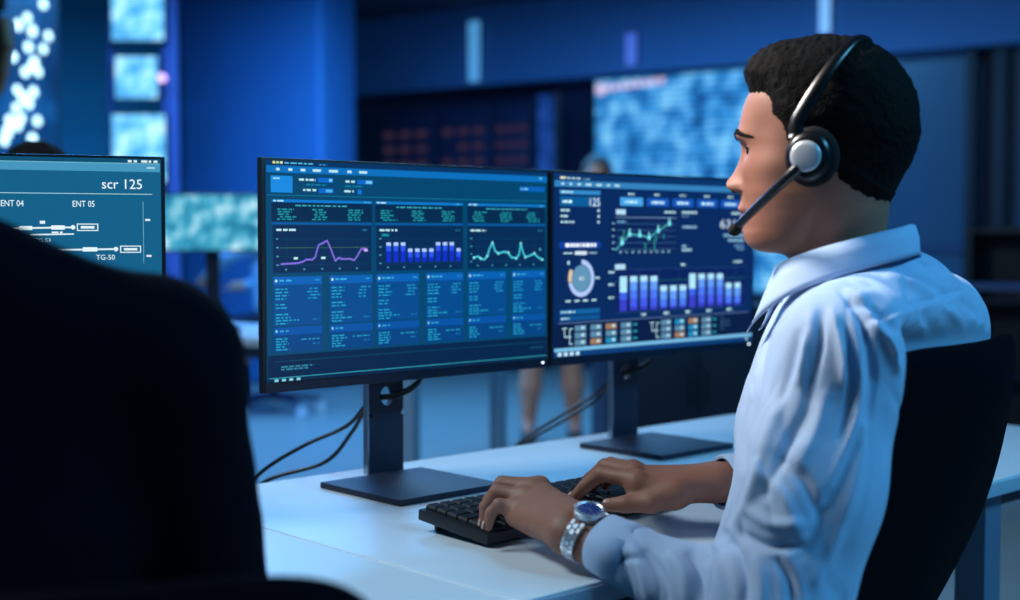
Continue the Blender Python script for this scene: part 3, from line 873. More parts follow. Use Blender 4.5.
# ------------------------------------------------------------------ office chairs
def make_chair(label, loc, heading, fabric, metal, top=.975, width=.42, recline=.35, group=None, seat_z=.46, arms=False, back_off=.22, wheel=None, pw=6., flare=.0):
    """local +x is where the sitter looks; origin on the floor under the seat"""
    t = thing('office_chair', label, 'chair', (loc[0], loc[1], 0), heading, group)
    # backrest: curved, padded, rounded corners
    NU, NV = 28, 30
    z0 = seat_z + .06
    Vv, Ff = [], []
    for side in (0, 1):
        for j in range(NV + 1):
            for i in range(NU + 1):
                a = -1 + 2 * i / NU; b = j / NV
                hb = (b * 2 - 1)
                # squircle limit so that the corners are rounded
                k = pw
                rr = (abs(a) ** k + abs(hb) ** k) ** (1 / k)
                mx = max(abs(a), abs(hb), 1e-6)
                sc = mx / rr if rr > 0 else 1
                aa, hh = a * sc, hb * sc
                z = z0 + (top - z0) * (hh + 1) / 2
                wdt = width / 2 * (1 - .13 * ((hh + 1) / 2) ** 2 * .9) + flare * sstep(1., -.2, hh)
                y = aa * wdt
                x = -back_off + (-recline) * (z - z0) + .10 * aa * aa * .45 - .03 * math.sin(math.pi * (hh + 1) / 2 * .8)
                edge = max(0., 1 - mx) ** .5
                x += (.006 + .016 * min(1, edge * 2)) * (1 if side else -1)
                Vv.append((x, y, z))
    n1 = (NU + 1) * (NV + 1)
    for side in (0, 1):
        for j in range(NV):
            for i in range(NU):
                q = [side * n1 + j * (NU + 1) + i, side * n1 + j * (NU + 1) + i + 1, side * n1 + (j + 1) * (NU + 1) + i + 1, side * n1 + (j + 1) * (NU + 1) + i]
                Ff.append(q if side else q[::-1])
    bl = [j * (NU + 1) for j in range(NV + 1)]; br = [j * (NU + 1) + NU for j in range(NV + 1)]
    tp = [NV * (NU + 1) + i for i in range(NU + 1)]; bt = list(range(NU + 1))
    for loop, fl_ in ((bl, 0), (br, 1), (tp, 0), (bt, 1)):
        for p, q in zip(loop, loop[1:]):
            f = (p, q, q + n1, p + n1)
            Ff.append(f if fl_ else f[::-1])
    meshobj('backrest', Vv, Ff, fabric, t, smooth=True)
    # seat pad
    bm = bmesh.new(); b_box(bm, (.03, 0, seat_z), (.47, .48, .075), None, .032, 4); bmobj('seat', bm, fabric, t, smooth=True)
    tube('back_bar', [(-.02, 0, seat_z - .05), (-.16, 0, seat_z - .05), (-back_off - .035, 0, seat_z + .03), (-back_off - .07, 0, seat_z + .16)], .02, metal, t, n=8, flat=.5)
    cyl('gas_lift', (0, 0, .1), (0, 0, seat_z - .04), .025, metal, t)
    for k in range(5):
        a = 2 * math.pi * k / 5 + .3
        e = (math.cos(a) * .3, math.sin(a) * .3)
        tube('base_leg', [(0, 0, .11), (e[0] * .5, e[1] * .5, .1), (e[0], e[1], .075)], [.028, .02, .016], metal, t, n=8, sub=4)
        bm = bmesh.new()
        pd = (-math.sin(a) * .018, math.cos(a) * .018)
        for sg in (-1, 1):
            b_cyl(bm, (e[0] + pd[0] * sg * .4, e[1] + pd[1] * sg * .4, .028), (e[0] + pd[0] * sg, e[1] + pd[1] * sg, .028), .028, n=14)
        b_cyl(bm, (e[0], e[1], .03), (e[0], e[1], .08), .008, n=8)
        bmobj('caster', bm, wheel or metal, t)
    if arms:
        for sg in (-1, 1):
            ar = tube('armrest', [(-.02, sg * .2, seat_z - .03), (0, sg * .28, seat_z), (0, sg * .285, seat_z + .19)], .014, metal, t, n=8, sub=5)
            bm = bmesh.new(); b_box(bm, (.0, sg * .285, seat_z + .2), (.24, .07, .03), None, .012, 3); bmobj('arm_pad', bm, fabric, ar, smooth=True)
    return t
M_blackfab = mat('black_mesh_fabric', (6, 3, 13), .9, var=.2, scale=300, bump=.3, bscale=700, spec=.08)
M_blackmet = mat('black_plastic', (14, 15, 19), .4, var=.1)
M_bluefab = mat('blue_fabric', (40, 66, 130), .8, var=.15, scale=200)
# headset wearer's chair
hd = math.radians(90 + 52.5)
fc = Vector((math.cos(hd), math.sin(hd), 0))
topc = Vector((.532, 1.496, 0))
rec = .36
cz = topc + fc * (.22 + rec * (.985 - .52) + .02)
make_chair('black mesh office chair with headset wearer sitting in it', (cz.x, cz.y), hd, M_blackfab, M_blackmet, .982, .47, rec, pw=8, flare=.10)
# suited person's chair
hd2 = math.radians(90 + 12)
f2 = Vector((math.cos(hd2), math.sin(hd2), 0))
tc2 = Vector((-.298, .80, 0)); cz2 = tc2 + f2 * (.22 + .2 * (.885 - .52) + .02)
make_chair('black office chair with the dark suited person sitting in it', (cz2.x, cz2.y), hd2, M_blackfab, M_blackmet, .884, .52, .2)
# ------------------------------------------------------------------ organic modelling tools: signed distances meshed with surface nets
def cap(a, b, ra, rb=None, k=.01):
    return ('c', np.array(a, np.float32), np.array(b, np.float32), ra, ra if rb is None else rb, k)
def ell(c, r, R=None, k=.02):
    return ('e', np.array(c, np.float32), np.array(r, np.float32), np.eye(3, dtype=np.float32) if R is None else np.array(R, np.float32), 0, k)
def chain(pts, rs, k=.004):
    return [cap(pts[i], pts[i + 1], rs[i], rs[i + 1], k) for i in range(len(pts) - 1)]

class Field:
    def __init__(s, lo, hi, h):
        s.lo, s.h = np.array(lo, np.float32), h
        s.n = np.ceil((np.array(hi) - np.array(lo)) / h).astype(int) + 1
        s.ax = [s.lo[i] + np.arange(s.n[i], dtype=np.float32) * h for i in range(3)]
        s.d = np.full(tuple(s.n), 1., np.float32)
    def add(s, prims, hard=False):
        for p in prims:
            if p[0] == 'c':
                a, b, ra, rb, k = p[1:]
                m = max(ra, rb) + k + 3 * s.h
                lo, hi = np.minimum(a, b) - m, np.maximum(a, b) + m
            else:
                c, r, R, _, k = p[1:]
                m = float(r.max()) + k + 3 * s.h
                lo, hi = c - m, c + m
            i0 = np.clip(np.floor((lo - s.lo) / s.h).astype(int), 0, s.n); i1 = np.clip(np.ceil((hi - s.lo) / s.h).astype(int) + 1, 0, s.n)
            if (i1 <= i0).any(): continue
            sl = tuple(slice(i0[j], i1[j]) for j in range(3))
            x = s.ax[0][sl[0]][:, None, None]; y = s.ax[1][sl[1]][None, :, None]; z = s.ax[2][sl[2]][None, None, :]
            if p[0] == 'c':
                ab = b - a; L = float(ab @ ab) + 1e-12
                px, py, pz = x - a[0], y - a[1], z - a[2]
                t = np.clip((px * ab[0] + py * ab[1] + pz * ab[2]) / L, 0, 1)
                d = np.sqrt((px - t * ab[0]) ** 2 + (py - t * ab[1]) ** 2 + (pz - t * ab[2]) ** 2) - (ra + (rb - ra) * t)
            else:
                px, py, pz = x - c[0], y - c[1], z - c[2]
                q = [R[0][j] * px + R[1][j] * py + R[2][j] * pz for j in range(3)]
                k0 = np.sqrt(sum((q[j] / r[j]) ** 2 for j in range(3))); k1 = np.sqrt(sum((q[j] / r[j] ** 2) ** 2 for j in range(3))) + 1e-9
                d = k0 * (k0 - 1) / k1
            s.merge(sl, d, 0 if hard else k)
        return s
    def merge(s, sl, d, k):
        o = s.d[sl]
        if k <= 0:
            s.d[sl] = np.minimum(o, d)
        else:
            hh = np.clip(.5 + .5 * (o - d) / k, 0, 1)
            s.d[sl] = o * (1 - hh) + d * hh - k * hh * (1 - hh)
    def mesh(s):
        d = s.d
        ins = d < 0
        c = np.zeros(tuple(s.n - 1), np.int8)
        for i in (0, 1):
            for j in (0, 1):
                for k in (0, 1):
                    c += ins[i:i + s.n[0] - 1, j:j + s.n[1] - 1, k:k + s.n[2] - 1]
        cells = np.argwhere((c > 0) & (c < 8))
        idx = np.full(tuple(s.n - 1), -1, np.int32)
        idx[cells[:, 0], cells[:, 1], cells[:, 2]] = np.arange(len(cells))
        acc = np.zeros((len(cells), 3)); cnt = np.zeros(len(cells))
        cor = [(i, j, k) for i in (0, 1) for j in (0, 1) for k in (0, 1)]
        for a in cor:
            for b in cor:
                if sum(abs(a[q] - b[q]) for q in range(3)) == 1 and a < b:
                    da = d[cells[:, 0] + a[0], cells[:, 1] + a[1], cells[:, 2] + a[2]]; db = d[cells[:, 0] + b[0], cells[:, 1] + b[1], cells[:, 2] + b[2]]
                    m = (da < 0) != (db < 0)
                    t = np.where(m, da / np.where(m, da - db, 1), 0)
                    pt = np.array(a) + t[:, None] * (np.array(b) - np.array(a))
                    acc += pt * m[:, None]; cnt += m
        v = (cells + acc / cnt[:, None]) * s.h + s.lo
        faces = []
        for axn in range(3):
            sl0 = [slice(None)] * 3; sl1 = [slice(None)] * 3
            sl0[axn] = slice(0, -1); sl1[axn] = slice(1, None)
            e = np.argwhere(ins[tuple(sl0)] != ins[tuple(sl1)])
            o1, o2 = [(1, 2), (2, 0), (0, 1)][axn]
            e = e[(e[:, o1] > 0) & (e[:, o2] > 0) & (e[:, o1] < s.n[o1] - 1) & (e[:, o2] < s.n[o2] - 1)]
            def cell(d1, d2):
                q = e.copy(); q[:, o1] -= d1; q[:, o2] -= d2
                return idx[q[:, 0], q[:, 1], q[:, 2]]
            f = np.stack([cell(1, 1), cell(0, 1), cell(0, 0), cell(1, 0)], 1)
            fl_ = ins[e[:, 0], e[:, 1], e[:, 2]]
            f[~fl_] = f[~fl_][:, ::-1]
            faces.append(f)
        return v, np.concatenate(faces)

def vnormals(v, f):
    n = np.zeros_like(v)
    a = np.cross(v[f[:, 2]] - v[f[:, 0]], v[f[:, 3]] - v[f[:, 1]])
    for j in range(4): np.add.at(n, f[:, j], a)
    return n / (np.linalg.norm(n, axis=1)[:, None] + 1e-12)

def relax(v, f, it=2, w_=.5):
    for _ in range(it):
        s = np.zeros_like(v); c = np.zeros(len(v))
        for j in range(4):
            for k in (1, 3):
                np.add.at(s, f[:, j], v[f[:, (j + k) % 4]]); np.add.at(c, f[:, j], 1)
        v = v * (1 - w_) + w_ * s / np.maximum(c, 1)[:, None]
    return v

def bounds(prims, m):
    lo, hi = np.full(3, 1e9), np.full(3, -1e9)
    for p in prims:
        if p[0] == 'c':
            r = max(p[3], p[4]); lo = np.minimum(lo, np.minimum(p[1], p[2]) - r); hi = np.maximum(hi, np.maximum(p[1], p[2]) + r)
        else:
            r = p[2].max(); lo = np.minimum(lo, p[1] - r); hi = np.maximum(hi, p[1] + r)
    return lo - m, hi + m

def blob(prims, h, it=1):
    lo, hi = bounds(prims, 3 * h)
    v, f = Field(lo, hi, h).add(prims).mesh()
    return relax(v, f, it), f

def vnoise(v, scale, seed=0.):
    o = Vector((seed, seed * 1.7, -seed))
    return np.array([noise.noise(Vector((p[0] * scale, p[1] * scale, p[2] * scale)) + o) for p in v])

class Skin:
    """collects pieces of one body into one mesh with several material slots"""
    def __init__(s): s.v, s.f, s.fm, s.m = [], [], [], []
    def add(s, v, f, m):
        if m not in s.m: s.m.append(m)
        b = len(s.v); k = s.m.index(m)
        s.v += [tuple(p) for p in v]
        for q in f: s.f.append(tuple(int(i) + b for i in q)); s.fm.append(k)
    def build(s, name, parent=None): return meshobj(name, s.v, s.f, s.m, parent, smooth=True, fm=s.fm)

def frame(heading_left_deg):
    """forward / left unit vectors for a heading measured from +Y towards -X"""
    a = math.radians(heading_left_deg)
    return np.array((-math.sin(a), math.cos(a), 0)), np.array((-math.cos(a), -math.sin(a), 0))

# ------------------------------------------------------------------ head: rings swept down a traced profile (millimetres, x forward, y left, z up)
ROWS = [  # midline front x,z ; face without nose/lips x ; back x,z ; half width
    (3, 124.2, 3, -13, 124, 8), (14, 123.3, 14, -24, 123, 19), (32, 119.5, 32, -42, 117.5, 34), (50, 112.5, 50, -58, 108, 49), (64, 103, 64, -71, 96, 60), (77, 89, 77, -83, 79, 69), (84.5, 76, 84.5, -89, 62, 73.5),
    (89.5, 66, 89.5, -91.5, 48, 75.5), (93.5, 52, 93.5, -92.5, 31, 76.5), (96.3, 39, 96.3, -92, 17, 76.5), (98.2, 29, 97, -90.5, 6, 76), (96.3, 19, 93.5, -89, -3, 75.5), (96.6, 11, 91.5, -87, -10, 75),
    (99.5, 0, 91, -84.5, -18, 74), (105.5, -12, 91, -82, -27, 73), (112.5, -21, 91.5, -79.5, -34, 72), (113.8, -26, 91.7, -78.5, -39, 71.5), (110, -31.5, 92, -77.5, -44, 71), (103, -34.5, 92, -77, -48, 70.5), (97.5, -37, 92, -76.5, -50, 70),
    (97.3, -46, 91, -76, -56, 68.5), (99.8, -53.5, 90, -75.5, -61, 67), (96, -59.5, 88.5, -75, -65, 66), (98.3, -66, 88, -74.5, -69.5, 64.5), (93.5, -74.5, 87, -74, -75, 62.5),
    (92.5, -83, 87, -74, -80, 60.5), (88.5, -93, 83, -74, -86, 58.5), (79, -100.5, 75, -74, -91, 57), (63, -104, 63, -74.5, -96, 56), (48, -106, 48, -75.5, -102, 55.5), (38, -112, 38, -77, -110, 55.5), (30, -128, 30, -80, -124, 56.5), (24, -150, 24, -84, -150, 58.5), (20, -185, 20, -88, -185, 64)]
NOSEW = {10: 16, 11: 12, 12: 9.5, 13: 10, 14: 12, 15: 14, 16: 15.5, 17: 16, 18: 14, 19: 12, 20: 15, 21: 21, 22: 23, 23: 22, 24: 22, 25: 26, 26: 28}
def gauss(x, s): return np.exp(-(x / s) ** 2)
def sstep(a, b, x):
    t = np.clip((x - a) / (b - a), 0, 1); return t * t * (3 - 2 * t)

def head_grid(NR=190, NA=236, features=True):
    R = np.array(ROWS, float)
    t0 = np.arange(len(R)); tt = np.linspace(0, len(R) - 1, NR)
    def cr(col):
        p = np.concatenate([[2 * col[0] - col[1]], col, [2 * col[-1] - col[-2]]])
        i = np.minimum(tt.astype(int), len(R) - 2); f = tt - i
        a, b, c, d = p[i], p[i + 1], p[i + 2], p[i + 3]
        return .5 * (2 * b + (c - a) * f + (2 * a - 5 * b + 4 * c - d) * f ** 2 + (3 * b - a - 3 * c + d) * f ** 3)
    xm, zf, xb_, xk, zk, wd = [cr(R[:, j]) for j in range(6)]
    xk = xk + 7.5 * sstep(12, -48, zk)
    nw = np.interp(tt, sorted(NOSEW), [NOSEW[k] for k in sorted(NOSEW)])
    th = np.linspace(0, 2 * np.pi, NA, endpoint=False)
    th = th - .42 * np.sin(th)                       # denser at the face
    ct, st = np.cos(th)[None], np.sin(th)[None]
    cx = ((xb_ + xk) / 2)[:, None]; ax = ((xb_ - xk) / 2)[:, None]
    pw = .88
    X = cx + ax * np.sign(ct) * np.abs(ct) ** pw
    Y = wd[:, None] * np.sign(st) * np.abs(st) ** .92
    s = (1 + (X - cx) / ax) / 2
    Z = zk[:, None] + (zf - zk)[:, None] * s
    if features:
        front = sstep(.1, .75, ct)
        aY = np.abs(Y)
        X += (xm - xb_)[:, None] * gauss(Y, nw[:, None]) * front
        # wings of the nose
        X += 7.5 * gauss(aY - 13, 6) * gauss(Z + 29, 6.5) * front
        X -= 4.5 * gauss(aY - 19, 5) * gauss(Z + 24, 14) * front
        # eye sockets, brow, cheekbones, mouth corners
        X -= 8.5 * gauss(aY - 31, 13) * gauss(Z - 11, 9.5) * front
        X += 4.0 * gauss(aY - 30, 18) * gauss(Z - 28, 7) * front
        X += 3.5 * gauss(aY - 42, 14) * gauss(Z + 10, 14) * front
        Y += np.sign(Y) * 3.0 * gauss(X - 50, 24) * gauss(Z + 8, 15)
        X -= 3.0 * gauss(aY - 25, 6) * gauss(Z + 59, 6) * front
        X -= 2.5 * gauss(aY - 36, 14) * gauss(Z + 48, 16) * front
        X -= 2.6 * gauss(Z + 59.6, 1.9) * gauss(Y, 21) * front     # line of the mouth
        # temples and the inset below the jaw
        Y -= np.sign(Y) * 3.5 * gauss(X - 58, 20) * gauss(Z - 30, 20)
        jl = np.interp(X, [-10, 0, 8, 16, 40, 62, 80, 95], [-30, -50, -68, -80, -95, -102, -104, -104])
        below = sstep(-8, 26, jl - Z) * sstep(-30, 25, X)
        Y *= (1 - .085 * below)
        Z += 3.0 * below * sstep(10, 60, X) * gauss(Z + 106, 8)
    return X, Y, Z

def grid_faces(nr, na):
    i, j = np.meshgrid(np.arange(nr - 1), np.arange(na), indexing='ij')
    a = (i * na + j).ravel(); b = (i * na + (j + 1) % na).ravel()
    return np.stack([a, a + na, b + na, b], 1)

HAIRLINE = [(99, 82), (86, 77), (66, 73), (53, 71), (46, 62), (43, 50), (36, 40), (29, 27), (25, 12), (20, -8), (8, -14), (2, 2), (-14, 8), (-22, -10), (-30, -27), (-46, -37), (-62, -46), (-82, -50), (-130, -54), (-130, 170), (130, 170)]
def poly_sd(x, z, poly):
    """signed distance to a polygon, positive inside"""
    p = np.array(poly, float); d = np.full(x.shape, 1e9); ins = np.zeros(x.shape, bool)
    for k in range(len(p)):
        a, b = p[k], p[(k + 1) % len(p)]
        ab = b - a; t = np.clip(((x - a[0]) * ab[0] + (z - a[1]) * ab[1]) / (ab @ ab), 0, 1)
        d = np.minimum(d, np.hypot(x - a[0] - t * ab[0], z - a[1] - t * ab[1]))
        cond = ((a[1] > z) != (b[1] > z)) & (x < (b[0] - a[0]) * (z - a[1]) / (b[1] - a[1] + 1e-12) + a[0])
        ins ^= cond
    return np.where(ins, d, -d)

M_skin = mat('skin_warm_brown', (154, 101, 80), .58, var=.07, scale=60, bump=.05, bscale=420, sss=.06)
M_lip = mat('lip_skin', (150, 84, 76), .42, var=.06, scale=80)
M_nail = mat('nail', (205, 160, 145), .25)
M_eye = mat('eye_white', (150, 146, 146), .3)
M_iris = mat('iris_brown', (34, 20, 14), .12)
M_hair = mat('black_curly_hair', (6, 5, 5), .8, var=.4, scale=140, bump=.9, bscale=330, spec=.12)
M_dark0 = mat('nostril_dark', (40, 20, 16), .8)

def uvs(c, r, n=20, m=12):
    V, Fc = [], []
    for i in range(m + 1):
        for j in range(n):
            a, b = math.pi * i / m, 2 * math.pi * j / n
            V.append((c[0] + r[0] * math.sin(a) * math.cos(b), c[1] + r[1] * math.sin(a) * math.sin(b), c[2] + r[2] * math.cos(a)))
    for i in range(m):
        for j in range(n):
            Fc.append((i * n + j, (i + 1) * n + j, (i + 1) * n + (j + 1) % n, i * n + (j + 1) % n))
    return np.array(V), Fc

def lid(c, r, z0, z1, n=26, m=8):
    """strip of a sphere between two heights, facing +x, tucked in at the edges"""
    V, Fc = [], []
    for i in range(m + 1):
        el = z0 + (z1 - z0) * i / m
        for j in range(n + 1):
            az = -1.25 + 2.5 * j / n
            q = el * (1 - .25 * (az / 1.25) ** 2) - .04 * (az / 1.25) ** 2
            V.append((c[0] + r * math.cos(q) * math.cos(az), c[1] + r * math.cos(q) * math.sin(az), c[2] + r * math.sin(q)))
    for i in range(m):
        for j in range(n):
            a = i * (n + 1) + j
            Fc.append((a, a + 1, a + n + 2, a + n + 1))
    return np.array(V), Fc

def build_head(skin, to_world, skin_m=None):
    """adds the head to a body mesh; returns the skull grid for the hair"""
    skin_m = skin_m or M_skin
    X, Y, Z = head_grid()
    nr, na = X.shape
    v = np.stack([X.ravel(), Y.ravel(), Z.ravel()], 1)
    f = grid_faces(nr, na)
    cen = v[f].mean(1)
    mouth_h = np.interp(np.abs(cen[:, 1]), [0, 6, 14, 25], [8.5, 8.2, 5.5, 0])
    low_h = np.interp(np.abs(cen[:, 1]), [0, 10, 18, 25], [11, 10, 6, 0])
    lip = (cen[:, 0] > 70) & (np.abs(cen[:, 1]) < 25) & (cen[:, 2] < -59.5 + mouth_h) & (cen[:, 2] > -59.5 - low_h)
    skin.add(to_world(v), f[~lip], skin_m); skin.add(to_world(v), f[lip], M_lip)
    top = list(range(na))
    skin.add(to_world(v[:na]), [tuple(top)], skin_m)
    for sg in (-1, 1):
        ec = (68.5, sg * 32, 11)
        V_, F_ = uvs(ec, (12, 12, 12)); skin.add(to_world(V_), F_, M_eye)
        V_, F_ = uvs((ec[0] + 6.6, ec[1] + sg * 1.6, ec[2] - 1.2), (6.4, 6.6, 6.2)); skin.add(to_world(V_), F_, M_iris)
        V_, F_ = lid(ec, 13.2, .24, 1.35); skin.add(to_world(V_), F_, skin_m)
        V_, F_ = lid(ec, 13.0, -1.3, -.44); skin.add(to_world(V_), F_, skin_m)
        V_, F_ = lid((ec[0] + .6, ec[1], ec[2]), 13.9, .13, .30, m=2); skin.add(to_world(V_), F_, M_hair)
        V_, F_ = uvs((101, sg * 8, -33.6), (5, 3.6, 2.6), 12, 8); skin.add(to_world(V_), F_, M_dark0)
        # ear: rim, lobe and bowl
        pr = [cap((-4, sg * 75, 22), (-14, sg * 82, 20), 4.5, 4.2, 4), cap((-14, sg * 82, 20), (-20, sg * 84, 6), 4.2, 4, 4), cap((-20, sg * 84, 6), (-13, sg * 80, -14), 4, 3.6, 4),
              cap((-13, sg * 80, -14), (-5, sg * 75, -26), 3.8, 5.5, 4), cap((4, sg * 73, 14), (-4, sg * 75, 22), 4, 4.5, 4), cap((-2, sg * 73, 8), (-8, sg * 76, -14), 5, 4.5, 6), ell((-8, sg * 73, 2), (11, 5, 20), k=4)]
        lo, hi = bounds(pr, 4)
        ev, ef = Field(lo, hi, 1.3).add(pr).mesh()
        skin.add(to_world(relax(ev, ef, 2)), ef, skin_m)
    return X, Y, Z

def build_hair(X, Y, Z, to_world, parent, name='hair', thick=1., seed=1.):
    nr, na = X.shape
    sd = poly_sd(X, Z, HAIRLINE)
    rnd = np.array([noise.noise(Vector((x * .12, y * .12, z * .12))) for x, y, z in zip(X.ravel(), Y.ravel(), Z.ravel())]).reshape(X.shape)
    rn2 = vnoise(np.stack([X.ravel(), Y.ravel(), Z.ravel()], 1), .33, 6).reshape(X.shape)
    sd = sd + 2.0 * rnd + 2.2 * rn2
    phi = np.arctan2(Z - 30, X)
    T = np.interp(phi, [-2.9, -2.4, -1.0, .2, .55, .80, 1.05, 1.35, 1.75, 2.2, 2.6, 3.0], [8, 4, 2, 3, 13, 21, 19, 13.5, 11.5, 11, 9, 8]) * thick
    T = np.where(phi < -2.4, np.interp(phi, [-3.15, -2.8, -2.5], [8, 4, 2]), T)
    side = sstep(40, 74, np.abs(Y)) * sstep(115, 70, Z)
    T = T * (1 - .58 * side)
    edge = sstep(-3, 16, sd)
    off = T * edge - 1.5 * (1 - sstep(-4, 2, sd))
    C = np.array((-2, 0, 30.))
    D = np.stack([X - C[0], Y * 1.0, Z - C[2]], -1); D /= np.linalg.norm(D, axis=-1)[..., None]
    v = np.stack([X, Y, Z], -1) + D * off[..., None]
    vf = v.reshape(-1, 3)
    n1 = vnoise(vf, .16, seed); n2 = vnoise(vf, .38, seed + 3)
    vf = vf + D.reshape(-1, 3) * ((n1 * 2.6 + n2 * 1.7) * (.35 + .65 * sstep(2, 14, T.ravel())) * edge.ravel())[:, None]
    f = grid_faces(nr, na)
    keep = (sd.ravel()[f] > -3.5).all(1)
    f = f[keep]
    # compact
    use = np.unique(f); mp = -np.ones(len(vf), int); mp[use] = np.arange(len(use))
    V2 = vf[use]; F2 = [tuple(q) for q in mp[f]]
    topring = [mp[i] for i in range(na)]
    F2.append(tuple(topring))
    return meshobj(name, to_world(V2), F2, M_hair, parent, smooth=True)
# ------------------------------------------------------------------ the headset wearer
HF, HL = frame(64.4)
HO = np.array(P(826, 160, 1.51))
HM = np.stack([HF, HL, np.array((0, 0, 1.))], 1)
def h2w(v): return HO + (np.asarray(v, float) / 1000) @ HM.T
TF, TL2 = frame(60)
C0 = np.array(P(880, 250, 1.52)); C0[2] = 0
def T(a, b, z): return C0 + TF * a + TL2 * b + np.array((0, 0, z))
body = Skin()
gX, gY, gZ = build_head(body, h2w)
# joints
LS, RS = T(-.008, .170, .978), T(-.012, -.182, .985)
LE = np.array((.262, 1.315, .712)); LWr = np.array(P(572, 528, 1.463))
RE = np.array((.475, 1.745, .775)); RWr = np.array(P(716, 482, 1.665))
def hand(wrist, elbow, mcp, fing, thumb, thick_up):
    """wrist + four knuckles + finger joints (lists of world points) -> smooth hand with separate fingers"""
    w_ = np.array(wrist, float); fa = np.array(elbow, float)
    d = (fa - w_) / np.linalg.norm(fa - w_)
    mcp = [np.array(m) for m in mcp]
    across = mcp[3] - mcp[0]; across /= np.linalg.norm(across)
    nrm = np.array(thick_up, float)
    palm = [cap(w_ + d * .09 - across * .010, w_ - across * .012, .024, .0205, .012), cap(w_ + d * .09 + across * .010, w_ + across * .012, .024, .0205, .012)]
    for i, m in enumerate(mcp):
        o = across * (-.014 + .0095 * i)
        palm.append(cap(w_ + o, m - nrm * .006, .0175, .0112, .014))
        palm.append(cap(w_ * .45 + m * .55 - nrm * .010, m - nrm * .011, .013, .0095, .012))
        palm.append(cap(m, m, .0108, .0108, .006))
    for a, b in zip(mcp, mcp[1:]): palm.append(cap(a - nrm * .008, b - nrm * .008, .0085, .0085, .008))
    fpr = []
    for m, js, r in zip(mcp, fing, (.0090, .0093, .0088, .0077)):
        pts = [m] + [np.array(j) for j in js]
        fpr.append(chain(pts, [r * 1.14, r * 1.02, r * .9, r * .76], .003))
    tp = [np.array(t) for t in thumb]
    palm.append(cap(w_ * .75 + tp[0] * .25, tp[0], .017, .0155, .014)); palm.append(cap(tp[0], tp[1], .0155, .0118, .012)); palm.append(cap(tp[0], mcp[0] - nrm * .008, .012, .009, .014))
    th = chain([tp[1], tp[2], tp[3]], [.0118, .0104, .0082], .004)
    allp = palm + th + [c for f_ in fpr for c in f_]
    lo, hi = bounds(allp, .006)
    F = Field(lo, hi, .0016).add(palm)
    G = Field(lo, hi, .0016)
    for f_ in fpr + [th]:
        g_ = Field(lo, hi, .0016).add(f_)
        G.d = np.minimum(G.d, g_.d)
    sl = (slice(None),) * 3
    F.merge(sl, G.d, .0075)
    v, f_ = F.mesh()
    return relax(v, f_, 2, .4), f_
# left hand: pinky side towards the camera, knuckles high, fingers dropping to the keys
def pp(x, y, d): return np.array(P(x, y, d))
Lm = [pp(540, 486, 1.594), pp(532, 489, 1.580), pp(524, 497, 1.566), pp(516.5, 508, 1.552)]
Lf = [[pp(507, 484, 1.615), pp(495, 499, 1.622), pp(491, 513, 1.622)],
      [pp(502, 484, 1.598), pp(490, 500, 1.603), pp(487, 516, 1.602)],
      [pp(497, 492, 1.578), pp(486, 507, 1.580), pp(484.5, 523, 1.577)],
      [pp(499, 505, 1.552), pp(491, 513, 1.553), pp(488, 526, 1.550)]]
Lt = [pp(560, 513, 1.515), pp(546, 512, 1.553), pp(531, 512, 1.590), pp(518, 511, 1.614)]
v, f = hand(LWr, LE, Lm, Lf, Lt, (.1, .1, .99)); body.add(v, f, M_skin)
# right hand: thumb side towards the camera
Rm = [pp(637, 480, 1.643), pp(634, 473, 1.664), pp(633, 469, 1.684), pp(638, 471, 1.704)]
Rf = [[pp(601, 474, 1.672), pp(585, 486, 1.684), pp(573, 498, 1.690)],
      [pp(605, 466, 1.706), pp(590, 479, 1.722), pp(581, 492, 1.728)],
      [pp(611, 464, 1.735), pp(599, 476, 1.752), pp(592, 488, 1.758)],
      [pp(620, 468, 1.745), pp(611, 477, 1.760), pp(605, 486, 1.766)]]
Rt = [pp(675, 494, 1.632), pp(651, 503, 1.622), pp(626, 504, 1.628), pp(608, 505, 1.634)]
v, f = hand(RWr, RE, Rm, Rf, Rt, (0, .1, .99)); body.add(v, f, M_skin)
# nails on the fingers that show theirs
def nail(tip, prev, up, r):
    t = np.array(tip, float) - np.array(prev, float); t /= np.linalg.norm(t)
    u_ = np.array(up, float) - t * np.dot(up, t); u_ /= np.linalg.norm(u_)
    s_ = np.cross(t, u_)
    V_, F_ = uvs((0, 0, 0), (.0052, .0042, .0016), 12, 8)
    V_ = np.array(tip) + u_ * r + V_ @ np.stack([t, s_, u_])
    body.add(V_, F_, M_nail)
for js in Rf: nail(js[2], js[1], (-.4, -.2, .9), .0066)
for js in Lf: nail(js[2], js[1], (-.7, -.1, .5), .0064)
nail(Rt[3], Rt[2], (-.1, -.6, .75), .0072)
# limbs and trunk under the clothes
trunk = [ell(T(.03, 0, .90), (.055, .11, .13), np.stack([TF, TL2, (0, 0, 1)], 1), .04), ell(T(.06, 0, .70), (.07, .12, .13), np.stack([TF, TL2, (0, 0, 1)], 1), .05),
         cap(T(.0, 0, 1.0), LS, .030, .022, .02), cap(T(.0, 0, 1.0), RS, .032, .03, .03), cap(h2w([(-26, 0, -110)])[0], T(-.01, 0, .98), .050, .06, .03),
         cap(LS, LE, .022, .030, .02), cap(LE, LWr, .032, .026, .02), cap(RS, RE, .030, .032, .02), cap(RE, RWr, .036, .026, .02)]
v, f = blob(trunk, .009); body.add(v, f, M_skin)
man = body.build('person')
tag(man, 'person in pale blue shirt and headset typing at the white desk', 'person')
build_hair(gX, gY, gZ, h2w, man)
